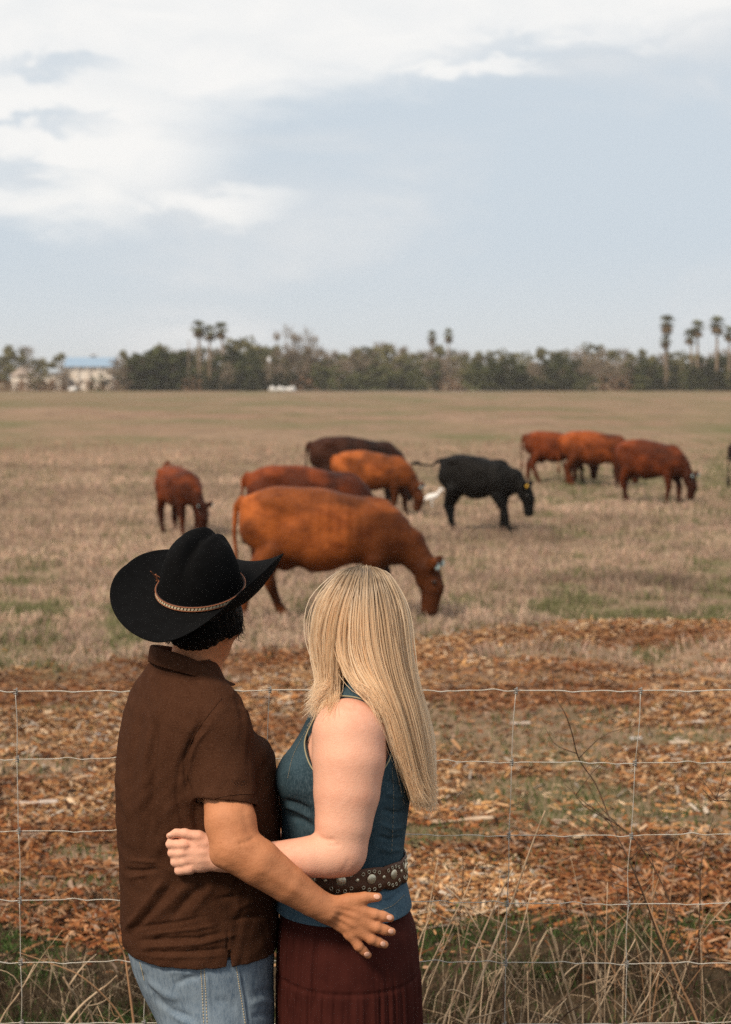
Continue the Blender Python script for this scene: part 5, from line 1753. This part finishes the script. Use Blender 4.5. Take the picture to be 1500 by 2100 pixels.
def build_cow(name, label, cat, px, Y, H, heading, coat, group='cattle grazing in the field', swing=(0, 0, 0, 0), head='short', bd=1.0, length=1.0, tail='hang', tagm=None, h=.018, dark=None, patch=None, turn=0.0, seed=0, neckdark=.45):
    """local frame: x forward, y to its left, z up; unit = metres for a 1.17 m high animal"""
    T = thing(name, label, cat, ((px - 750) / FPX * Y, Y, 0), heading, group)
    T.location.z = float(height(np.array(T.location.x), np.array(float(Y)))) - .01
    s = H / 1.17
    T.scale = (s, s, s)
    Lx = lambda x: (x - .70) * length
    rr = np.random.default_rng(seed)
    v = Vol(np.arange(-.95, 1.25, h), np.arange(-.40, .40, h), np.arange(-.01, 1.30, h))
    # barrel: stations x, top, bottom, half width
    st = [(0.0, 1.00, .76, .10), (.05, 1.07, .68, .17), (.14, 1.13, .62, .215), (.28, 1.165, .585, .235), (.45, 1.175, .50, .255), (.62, 1.165, .430, .275), (.80, 1.14, .45, .275),
          (.96, 1.10, .50, .275), (1.10, 1.075, .50, .245), (1.24, 1.04, .49, .215), (1.36, .97, .50, .175), (1.45, .88, .55, .12)]
    v.loft([(Lx(x), 0, (t + b) / 2 + (1 - bd) * .06, w * bd, (t - b) / 2 * bd) for x, t, b, w in st], 0, 0, axis=0, p=2.5)
    v.ell((Lx(.10), .085, 1.03), (.07, .05, .05), None, .06); v.ell((Lx(.10), -.085, 1.03), (.07, .05, .05), None, .06)     # hips
    v.ell((Lx(.30), .195, 1.055), (.085, .035, .045), None, .06); v.ell((Lx(.30), -.195, 1.055), (.085, .035, .045), None, .06)
    v.ell((Lx(1.16), 0, 1.03), (.12, .05, .05), None, .06)                                                                    # withers
    for q in (-1, 1):
        v.ell((Lx(1.13), q * .150, .80), (.13, .085, .22), None, .035)       # shoulder
        v.ell((Lx(.20), q * .135, .84), (.16, .095, .19), None, .03)         # rump and thigh
        v.ell((Lx(.42), q * .345, .92), (.12, .10, .12), None, .05, 's')    # hollow flank
        v.ell((Lx(.985), q * .335, .86), (.035, .07, .20), None, .04, 's')   # behind the shoulder
        v.ell((Lx(.08), q * .20, 1.10), (.09, .05, .07), None, .04, 's')     # between hip and pin bone
    # neck and head
    poses = {'graze': ((1.45, .66), (1.61, .47), (1.665, .31), (1.645, .115)),
             'low': ((1.38, .80), (1.54, .66), (1.62, .50), (1.635, .30)),
             'short': ((1.38, .68), (1.52, .50), (1.575, .34), (1.555, .135)),
             'up': ((1.46, .98), (1.62, 1.02), (1.78, .98), (1.95, .90))}[head]
    ct, stn = math.cos(turn), math.sin(turn)
    def hp(x, z):
        d = Lx(x) - Lx(1.25) if False else (x - 1.25)
        return np.array((Lx(1.25) + d * ct, d * stn, z))
    n1, n2, hm, mz = [hp(*q) for q in poses]
    v.chain([(np.array((Lx(1.18), 0, .80)), .245), (n1, .165), (n2, .108)], .05, flat=((0, 1, 0), .72))
    hd = mz - n2; hd /= np.linalg.norm(hd)
    v.chain([(n2, .118), (hm, .104), (mz - hd * .03, .074)], .022, flat=((-stn, ct, 0), .88))
    v.ell(mz, (.070, .066, .050), None, .018)
    sd = np.array((-stn, ct, 0)); upv = np.cross(hd, sd)
    if upv @ np.array((1, 0, .6)) < 0: upv = -upv
    v.ell((n2 + hm) / 2 - upv * .030, (.090, .080, .100), None, .02)
    v.ell(n2 - hd * .04 + upv * .03, (.06, .06, .05), None, .03)                                                             # poll
    ears = []
    for q in (-1, 1):
        b = n2 - hd * .0 + sd * q * .075 + upv * .03
        e = b + sd * q * .085 - hd * .075 + upv * .085
        A = np.stack([(e - b) / np.linalg.norm(e - b), np.cross(hd, (e - b) / np.linalg.norm(e - b)), hd], 1)
        A, _ = np.linalg.qr(A)
        v.ell((b + e) / 2, (.092, .020, .050), A, .014)
        ears.append(e)
        v.ell(hm - hd * .06 + sd * q * .085 + upv * .035, (.022, .02, .018), None, .015)
    # legs: hind left/right, front left/right
    feet = []
    for k, (q, front) in enumerate(((1, 0), (-1, 0), (1, 1), (-1, 1))):
        sw = swing[k]
        if front:
            x0 = 1.20
            J = [(x0 - .02, q * .13, .74, .140), (x0 - .03, q * .135, .56, .096), (x0 + sw * .35 + (.05 if sw > 0 else 0), q * .125, .33, .055), (x0 + sw * .8, q * .12, .12, .037), (x0 + sw + .015, q * .12, .045, .042)]
        else:
            x0 = .20
            J = [(x0 + .04, q * .12, .84, .150), (x0 + .10, q * .145, .64, .112), (x0 - .06 + sw * .45, q * .135, .40, .062), (x0 - .02 + sw * .9, q * .125, .12, .039), (x0 + .02 + sw, q * .125, .045, .043)]
        P3 = [(np.array((Lx(a), b, c)), d) for a, b, c, d in J]
        v.chain(P3[:2], .06, flat=((0, 1, 0), .7))
        v.chain(P3[1:], .022)
        feet.append(P3[-1][0])
    if cat == 'cow': v.ell((Lx(.40), 0, .53), (.10, .10, .09), None, .06)
    # tail
    tb = np.array((Lx(.0), 0, 1.05))
    if tail == 'hang':
        tp = [(tb + np.array((.02, 0, .01)), .035), (tb + np.array((-.035, .01, -.05)), .026), (tb + np.array((-.05, .015, -.30)), .018), (tb + np.array((-.035, .03, -.55)), .016), (tb + np.array((-.04, .03, -.68)), .034), (tb + np.array((-.03, .03, -.80)), .012)]
    elif tail == 'flick':
        tp = [(tb + np.array((.02, 0, .01)), .035), (tb + np.array((-.06, 0, -.02)), .026), (tb + np.array((-.16, 0, -.08)), .020), (tb + np.array((-.30, .0, -.07)), .020), (tb + np.array((-.40, .0, -.045)), .030), (tb + np.array((-.50, .0, -.06)), .012)]
    else:
        tp = [(tb + np.array((.02, 0, .01)), .035), (tb + np.array((.0, 0, .08)), .026), (tb + np.array((.10, .02, .17)), .022), (tb + np.array((.16, .02, .12)), .032), (tb + np.array((.20, .02, .04)), .014)]
    v = v if tail == 'hang' else v
    lo = np.minimum.reduce([p for p, r_ in tp]); 
    if lo[0] < -.93:
        v2 = Vol(np.arange(lo[0] - .06, 1.25, h), v.a[1], v.a[2])
        k = len(v2.a[0]) - len(v.a[0])
        # re-sample on the wider grid
        xi = np.interp(v2.a[0], v.a[0], np.arange(len(v.a[0])), left=-1)
        i0 = np.clip(np.floor(xi).astype(int), 0, len(v.a[0]) - 2); f = np.clip(xi - i0, 0, 1)[:, None, None]
        v2.f[:] = v.f[i0] * (1 - f) + v.f[i0 + 1] * f
        v2.f[xi < 0] = 1.0
        v = v2
    v.chain([(p, r_) for p, r_ in tp], .012)
    V, F = v.mesh()
    N = vnorm(V, F)
    # ribs, muscle and skin unevenness
    X = V[:, 0] + .70 * length
    rib = np.exp(-((X - .85) / .22) ** 2) * np.exp(-((V[:, 2] - .85) / .18) ** 2) * .0045 * np.sin(X * 75)
    V = V + N * (rib + .006 * np.sin(V[:, 0] * 14 + seed) * np.sin(V[:, 2] * 17 + V[:, 1] * 9))[:, None]
    c0 = np.array(coat)
    c = np.tile(c0, (len(V), 1))
    nz = vn1.fbm(V[:, 0] * 3 + seed * 3.7, V[:, 2] * 3 + V[:, 1] * 2, 3)
    dk = c0 * .33 if dark is None else np.array(dark)
    t = sstep(nz, .40, .66) * .70
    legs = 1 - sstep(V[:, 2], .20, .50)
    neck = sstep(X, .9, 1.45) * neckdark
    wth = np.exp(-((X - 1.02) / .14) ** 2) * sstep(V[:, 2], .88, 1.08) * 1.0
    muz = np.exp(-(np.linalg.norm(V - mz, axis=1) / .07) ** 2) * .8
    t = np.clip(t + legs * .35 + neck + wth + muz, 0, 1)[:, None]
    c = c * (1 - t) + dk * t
    c = c * (.62 + .38 * sstep(V[:, 2], .48, .80))[:, None]        # shade of the underside painted into the coat; legs darker too
    hi = np.clip(sstep(V[:, 2], .75, 1.0) * (1 - sstep(X, .1, .8)), 0, 1)[:, None] * .30  # highlight of the upper hip and rump, painted into the coat colour
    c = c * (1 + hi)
    ho = (V[:, 2] < .05)[:, None]
    c = np.where(ho, np.array((.05, .035, .025)), c)
    if patch is not None:
        d_ = np.linalg.norm((V - np.array((Lx(patch[0]), 0, patch[1]))) / np.array((.10, .5, .06)), axis=1)
        c = np.where((d_ < 1)[:, None], np.array((.62, .55, .48)), c)
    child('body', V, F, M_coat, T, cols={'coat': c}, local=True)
    for q in (-1, 1):
        Vn, Fn = ball(hm - hd * .055 + sd * q * .098 + upv * .035, .017, 8, 6); child('eye', Vn, Fn, M_eye, T, local=True)
    if tagm is not None:
        for q in ((-1,) if tagm is M_tagy else (-1, 1)):
            e = ears[0 if q < 0 else 1]
            c_ = e - sd * q * .035 + hd * .02
            A, _ = np.linalg.qr(np.stack([np.array((1., 0, .2)), np.array((0, 0, 1.)), np.array((0, 1., 0))], 1))
            u = np.array((.0, 0, -1.))
            V_, F_ = ball(c_ + u * .03 + np.array((.012, q * .03, 0)), 1, 10, 6, (.021, .006, .032)); child('ear_tag', V_, F_, tagm, T, local=True)
    return T


RED = (.335, .092, .020); RED2 = (.185, .040, .0090); BRN = (.040, .0125, .0055); BLK = (.0036, .0027, .0022)
cw = lambda px_rump, Y, H, hd, ln=1.0: px_rump + math.cos(hd) * .70 * ln * H / 1.17 * FPX / Y

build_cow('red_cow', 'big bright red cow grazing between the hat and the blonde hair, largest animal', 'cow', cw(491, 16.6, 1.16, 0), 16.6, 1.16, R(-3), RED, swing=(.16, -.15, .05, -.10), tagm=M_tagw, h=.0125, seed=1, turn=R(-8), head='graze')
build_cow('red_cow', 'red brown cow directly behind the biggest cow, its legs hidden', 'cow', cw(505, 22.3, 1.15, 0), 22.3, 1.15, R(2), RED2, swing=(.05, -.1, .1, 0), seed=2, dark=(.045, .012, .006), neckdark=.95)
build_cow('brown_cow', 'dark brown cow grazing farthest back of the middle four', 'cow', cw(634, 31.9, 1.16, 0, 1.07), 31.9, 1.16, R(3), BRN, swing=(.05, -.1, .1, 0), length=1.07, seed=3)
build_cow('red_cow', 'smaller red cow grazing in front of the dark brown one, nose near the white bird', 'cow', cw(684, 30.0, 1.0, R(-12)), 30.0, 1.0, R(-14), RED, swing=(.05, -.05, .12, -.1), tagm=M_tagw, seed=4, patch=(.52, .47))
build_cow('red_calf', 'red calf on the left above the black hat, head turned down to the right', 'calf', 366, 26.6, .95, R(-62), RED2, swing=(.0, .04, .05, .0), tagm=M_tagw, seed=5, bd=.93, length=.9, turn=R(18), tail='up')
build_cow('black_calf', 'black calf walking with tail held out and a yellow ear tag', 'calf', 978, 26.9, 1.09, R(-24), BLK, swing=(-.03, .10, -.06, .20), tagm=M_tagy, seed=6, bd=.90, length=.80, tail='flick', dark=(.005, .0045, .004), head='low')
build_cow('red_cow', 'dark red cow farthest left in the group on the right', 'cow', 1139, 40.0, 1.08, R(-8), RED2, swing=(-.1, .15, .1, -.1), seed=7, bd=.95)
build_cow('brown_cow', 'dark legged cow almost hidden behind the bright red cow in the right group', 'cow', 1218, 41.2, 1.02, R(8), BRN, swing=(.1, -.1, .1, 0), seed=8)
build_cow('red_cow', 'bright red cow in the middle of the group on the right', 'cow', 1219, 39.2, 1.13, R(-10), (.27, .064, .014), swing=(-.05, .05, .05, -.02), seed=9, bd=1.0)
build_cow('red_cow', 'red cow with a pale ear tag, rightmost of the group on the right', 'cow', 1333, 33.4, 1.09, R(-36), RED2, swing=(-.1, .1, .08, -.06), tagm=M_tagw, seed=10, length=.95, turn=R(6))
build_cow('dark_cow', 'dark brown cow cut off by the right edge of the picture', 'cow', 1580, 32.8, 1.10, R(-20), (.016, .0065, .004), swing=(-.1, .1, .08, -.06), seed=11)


def build_egret():
    Y = 31.6; px = 886
    x = (px - 750) / FPX * Y
    T = thing('egret', 'small white egret standing between the red cow and the black calf', 'bird', (x, Y, 0))
    v = Vol(np.arange(x - .25, x + .25, .006), np.arange(Y - .1, Y + .1, .006), np.arange(.0, .42, .006))
    v.chain([(np.array((x - .14, Y, .15)), .018), (np.array((x - .03, Y, .19)), .052), (np.array((x + .05, Y, .21)), .045)], .03)
    v.chain([(np.array((x + .06, Y, .22)), .030), (np.array((x + .11, Y, .26)), .024), (np.array((x + .13, Y, .295)), .021), (np.array((x + .15, Y, .315)), .027)], .02)
    v.chain([(np.array((x + .145, Y, .315)), .019), (np.array((x + .21, Y, .305)), .006)], .008)
    for q in (-1, 1): v.chain([(np.array((x + .0, Y + q * .025, .17)), .012), (np.array((x + .005, Y + q * .025, .02)), .006)], .01)
    V, F = v.mesh()
    child('body', V, F, mat('white_plumage', (.80, .78, .75), .8), T)
    V, F = tube_mesh(np.array([(x + .18, Y, .311), (x + .24, Y, .300)]), np.array((.010, .003)), 6); child('beak', V, F, mat('orange_beak', (.6, .3, .08), .5), T)


build_egret()
# =================================================================== FENCE AND WEEDS
FY = 4.73
M_wire = mat('galvanised_wire', (.50, .475, .42), .6, .3, metal=.25, mix=[(30, .45, .65, (.42, .36, .28), None)])
M_wire_d = mat('weathered_wire', (.26, .25, .23), .6, .3, metal=.3)


def build_fence():
    T = thing('wire_fence', 'woven wire field fence running behind the couple', 'fence', (0, FY, 0))
    zrow = [P(750, py, FY)[2] for py in (1417, 1561, 1707, 1850, 1975, 2097)]
    zrow += [zrow[-1] - d for d in (.125, .24, .34, .43)]
    colx = {}
    xs_top = [28, 287, 552, 806, 1060, 1317]
    def sx(px0, row):                                      # lean of each stay down the fence
        lean = {28: 4, 287: 0, 552: -12, 806: -14, 1060: -20, 1317: -25}.get(px0, 0)
        return px0 + lean * (1 - math.exp(-row * .45)) / (1 - math.exp(-5 * .45))
    cols = [28 - 258 * k for k in range(6, 0, -1)] + xs_top + [1317 + 258 * k for k in range(1, 7)]
    X = lambda px: (px - 750) / FPX * FY / CP
    r = np.random.default_rng(3)
    grid_ = {}
    for ri, z in enumerate(zrow):
        ph = r.random() * 6
        xw = np.linspace(X(cols[0]) - .3, X(cols[-1]) + .3, 900)
        sag = .004 * np.sin(xw * 1.3 + ph) - .003 * np.sin(xw * 3.1)
        # crimp: one small wave between every two stays
        cr = np.zeros_like(xw)
        for c0, c1 in zip(cols[:-1], cols[1:]):
            for f_ in (.35 + .15 * r.random(), .75 + .12 * r.random()):
                m = X(c0) + (X(c1) - X(c0)) * f_
                cr += (.0030 + .0016 * r.random()) * np.exp(-((xw - m) / .018) ** 2) * (1 if r.random() < .6 else -1) - .002 * np.exp(-((xw - m - .035) / .015) ** 2)
        pts = np.stack([xw, FY + .004 * np.sin(xw * 4 + ph), z + sag + cr], 1)
        rad = .0012 if ri else .0015
        V, F = tube_mesh(pts, rad, 6, caps=False)
        child('wire', V, F, M_wire, T)
        grid_[ri] = lambda x, pts=pts: float(np.interp(x, pts[:, 0], pts[:, 2]))
    for c in cols:
        for ri in range(len(zrow) - 1):
            xa, xb = X(sx(c, ri)), X(sx(c, ri + 1))
            za, zb = grid_[ri](xa), grid_[ri + 1](xb)
            m = np.array(((xa + xb) / 2 + r.normal(0, .0025), FY - .004, (za + zb) / 2))
            pts = spline([(xa, FY - .005, za), m, (xb, FY - .005, zb)], 8)
            V, F = tube_mesh(pts, .0011, 5)
            child('stay', V, F, M_wire_d if 400 < c < 900 else M_wire, T)
        for ri in range(len(zrow)):
            xa = X(sx(c, ri)); za = grid_[ri](xa)
            u = np.linspace(0, 3.2 * 2 * np.pi, 26)
            sp_ = np.stack([xa + .0042 * np.cos(u), FY - .002 + .0045 * np.sin(u), za - .008 + .016 * u / u[-1]], 1)
            V, F = tube_mesh(sp_, .0014, 5)
            child('knot', V, F, M_wire_d, T)
    post = mat('green_post', (.05, .07, .045), .6)
    for xp in (X(cols[0]) - .25, X(cols[-1]) + .25):
        a = box_parts((xp - .018, FY + .004, 0), (xp + .018, FY + .009, 1.52)); b = box_parts((xp - .0025, FY + .0095, 0), (xp + .0025, FY + .038, 1.52))
        V, F = joinm([a, b]); child('post', V, F, post, T, False)


M_stalk = mat('dry_stalk', (.52, .39, .26), .8, .15, mix=[(30, .4, .7, (.27, .17, .10), (1, 1, .3))])
M_twig = mat('dark_twig', (.085, .050, .032), .8, .15)
M_stalk_b = mat('brown_stalk', (.30, .17, .09), .8, .15)


def ground_end(pts):
    """carry a traced stem on down to the ground"""
    q = pts[-1]; d = pts[-1] - pts[-2]; d = d / (abs(d[2]) + 1e-6)
    if d[2] > -.2: d = np.array((d[0] * .3, 0, -1.0))
    out = list(pts)
    n = 3; z = q[2]
    for k in range(1, n + 1):
        out.append(q + np.array((d[0] * .6 * z * k / n, d[1] * z * k / n * .3, -z * k / n)))
    return np.array(out)


def stem(name, label, cat, tr, Y, r0, m, group, twigs=0, root=True, seed=0):
    r = np.random.default_rng(seed + 100)
    pts = np.array([P(a, b, Y + .05 * math.sin(k + seed)) for k, (a, b) in enumerate(tr)])
    if root: pts = ground_end(pts)
    base = pts[-1].copy(); base[2] = 0
    T = thing(name, label, cat, base, 0, group)
    L = spline(pts, max(10, len(pts) * 5))
    V, F = tube_mesh(L, np.linspace(r0 * .35, r0, len(L)), 6)
    child('stem', V, F, m, T)
    for k in range(twigs):
        i = r.integers(2, int(len(L) * .7)); b = L[i]
        a = r.random() * 6.28; ln = .05 + .14 * r.random()
        e = b + np.array((math.cos(a) * ln, math.sin(a) * ln * .5, ln * (.3 + .8 * r.random())))
        mid = (b + e) / 2 + r.normal(0, .012, 3)
        V, F = tube_mesh(spline([b, mid, e], 6), np.linspace(r0 * .45, r0 * .15, 6), 4)
        child('twig', V, F, m, T)
    return T


def build_weeds():
    G = 'dead stalks standing along the fence'
    S = [([(1118, 1663), (1085, 1750), (1048, 1855), (1009, 1949), (962, 2077)], 5.15, .0042, 'tallest pale dead stalk, leaning right behind the middle fence stay'),
         ([(1052, 1782), (1022, 1842), (979, 1940), (924, 2064), (911, 2098)], 5.2, .0040, 'pale dead stalk parallel to and left of the tallest one'),
         ([(1090, 1829), (1065, 1923), (1039, 1974), (1010, 2060)], 5.3, .0032, 'short pale stalk just right of the tallest one'),
         ([(975, 1778), (950, 1842), (920, 1900), (894, 1957), (868, 2010)], 5.35, .0028, None),
         ([(932, 1893), (903, 1966), (868, 2060)], 5.25, .0030, None),
         ([(1129, 1902), (1150, 1983), (1178, 2085)], 5.2, .0048, 'thick grey stalk leaning left between the two right fence stays'),
         ([(1220, 1974), (1231, 2077)], 5.3, .0045, 'short thick pale stub right of the grey stalk'),
         ([(1112, 2021), (1116, 2098)], 5.4, .003, None), ([(1082, 1991), (1084, 2098)], 5.4, .003, None),
         ([(1359, 1978), (1329, 2042), (1304, 2081)], 5.2, .003, None),
         ([(1252, 1855), (1312, 1923), (1350, 1978), (1389, 2038)], 5.3, .0022, None),
         ([(1500, 1846), (1457, 1893), (1432, 1932), (1400, 2010)], 5.2, .0024, None),
         ([(1198, 1956), (1196, 2050)], 5.4, .0035, None), ([(1020, 1990), (1000, 2060)], 5.5, .003, None),
         ([(985, 1930), (992, 1990), (986, 2070)], 5.5, .0022, None), ([(890, 1838), (880, 1885), (862, 1925)], 5.5, .0018, None),
         ([(72, 1977), (41, 2035), (6, 2085)], 5.3, .0032, 'pale dead stalk at the lower left corner'),
         ([(130, 2004), (146, 2030), (158, 2049), (165, 2090)], 5.6, .006, 'short thick grey stub left of the jeans'),
         ([(150, 2020), (168, 2052), (185, 2076)], 5.6, .0035, None), ([(240, 2001), (220, 2020), (199, 2035), (160, 2070)], 5.5, .004, None)]
    for k, (tr, Y, r0, lb) in enumerate(S):
        stem('dry_stalk', lb or 'thin pale dead stalk among the weeds at the fence', 'stalk', tr, Y, r0 * 1.3, M_stalk, G, twigs=2, seed=k)
    rr = np.random.default_rng(77)
    for k in range(30):
        px = float(rr.uniform(880, 1500)) if k < 26 else float(rr.uniform(0, 230))
        Y = float(rr.uniform(5.0, 5.9)); h = float(rr.uniform(.35, .80)) * (1 if k < 26 else .6)
        b0 = np.array(((px - 750) / FPX * Y, Y, h)); ln = float(rr.normal(.0, .32)) * h
        top_ = b0; mid = b0 + np.array((ln * .45, 0, -h * .45)); low = b0 + np.array((ln, 0, -h * .93))
        tr = [tuple(float(q) for q in proj(p_)) for p_ in (top_, mid + rr.normal(0, .012, 3), low)]
        stem('dry_stalk', 'thin pale dead stalk among the weeds at the fence', 'stalk', tr, Y, float(rr.uniform(.0016, .0042)), M_stalk if rr.random() < .75 else M_stalk_b, G, twigs=int(rr.integers(1, 5)), seed=200 + k)
    B = [([(230, 1888), (243, 1929), (256, 1960), (262, 2000)], 5.0, .0040, M_stalk_b, 'orange brown stalk right beside the man\'s hip', 1),
         ([(1301, 1791), (1325, 1842), (1346, 1897), (1393, 2012), (1432, 2098)], 5.1, .0050, M_stalk_b, 'stout brown branch leaning left at the lower right', 6),
         ([(1321, 1740), (1372, 1769), (1427, 1782), (1436, 1800), (1434, 1906), (1432, 1990), (1410, 2060)], 5.15, .0036, M_twig, 'crooked dark twig bending over right of the right fence stay', 6),
         ([(1133, 1374), (1141, 1429), (1159, 1463), (1173, 1502), (1188, 1557), (1222, 1608), (1246, 1667), (1261, 1705), (1287, 1757), (1318, 1830), (1350, 1920), (1380, 2010)], 4.95, .0030, M_twig, 'tall thin dark twig rising past the top fence wire', 9),
         ([(1158, 1608), (1201, 1647), (1244, 1677), (1300, 1720), (1352, 1800), (1390, 1900)], 5.05, .0024, M_twig, 'lower thin dark twig crossing the tall one', 5),
         ([(1440, 1617), (1466, 1642), (1500, 1645), (1560, 1700), (1600, 1800)], 5.1, .0026, M_twig, 'dark arching twig at the right picture edge', 4),
         ([(930, 1660), (946, 1720), (950, 1800), (944, 1880)], 5.4, .0018, M_twig, 'thin dark twig just right of the blonde hair ends', 6),
         ([(552, 1440), (545, 1475), (528, 1520)], 5.0, .0012, M_twig, 'small dark twig seen between the couple', 2),
         ([(1099, 1876), (1158, 1867), (1235, 1855), (1290, 1880), (1310, 1960)], 5.3, .0015, M_stalk_b, 'thin arched brown stem between the two right fence stays', 0),
         ([(38, 1953), (96, 1973), (165, 2001), (230, 2060)], 5.5, .0032, M_stalk_b, 'brown stem lying across the weeds left of the man', 2)]
    for k, (tr, Y, r0, m, lb, tw) in enumerate(B):
        stem('bare_twig', lb, 'twig', tr, Y, r0, m, None, twigs=tw, seed=50 + k)
    # tangle of thin dead stems
    r = np.random.default_rng(11)
    pr = []
    for k in range(330):
        x = r.uniform(-1.9, 2.2); y = r.uniform(4.95, 6.9) if r.random() < .35 else r.uniform(4.95, 5.9)
        if (-.45 < x < .15 and y < 5.2) or (x < -.3 and r.random() < .6): continue
        h = (.10 + .48 * r.random() ** 2) * (1.2 if x > .15 else .75) * (1 - .5 * float(sstep(np.array(y), 5.6, 6.9))); a = r.random() * 6.28; ln = h * r.uniform(.2, 1.6)
        b = np.array((x, y, 0.)); e = b + np.array((math.cos(a) * ln, math.sin(a) * ln * .4, h))
        mid = (b + e) / 2 + np.array((r.normal(0, .02), 0, h * .15))
        if r.random() < .25: e[2] *= .55
        pr.append(tube_mesh(spline([b, mid, e], 7), np.linspace(.0022, .0008, 7) * r.choice([.5, .7, 1, 1.7]), 4, caps=False))
    V, F = joinm(pr)
    V2 = [V]
    o = child('dead_stems', V, F, M_tangle); tag(o, kind='stuff')


M_tangle = mat('tangled_stems', (.17, .11, .07), .85, .1, mix=[(3.7, .46, .60, (.40, .30, .20), None), (6.1, .50, .60, (.075, .045, .03), None)])
build_fence()
build_weeds()

# =================================================================== AIR
def build_haze():
    m = bpy.data.materials.new('thin_air'); m.use_nodes = True
    nt = m.node_tree; nt.nodes.clear()
    o = nt.nodes.new('ShaderNodeOutputMaterial'); v = nt.nodes.new('ShaderNodeVolumePrincipled')
    v.inputs['Density'].default_value = .00022
    v.inputs['Color'].default_value = (.96, .94, .91, 1)
    v.inputs['Anisotropy'].default_value = .1
    nt.links.new(v.outputs[0], o.inputs['Volume'])
    V, F = box_parts((-3400, -400, -1.0), (3400, 4600, 24.0))
    h = link(bpy.data.objects.new('haze', mesh_data('haze', V, F, m, False))); tag(h, kind='stuff')
    scene.cycles.volume_bounces = 0


build_haze()
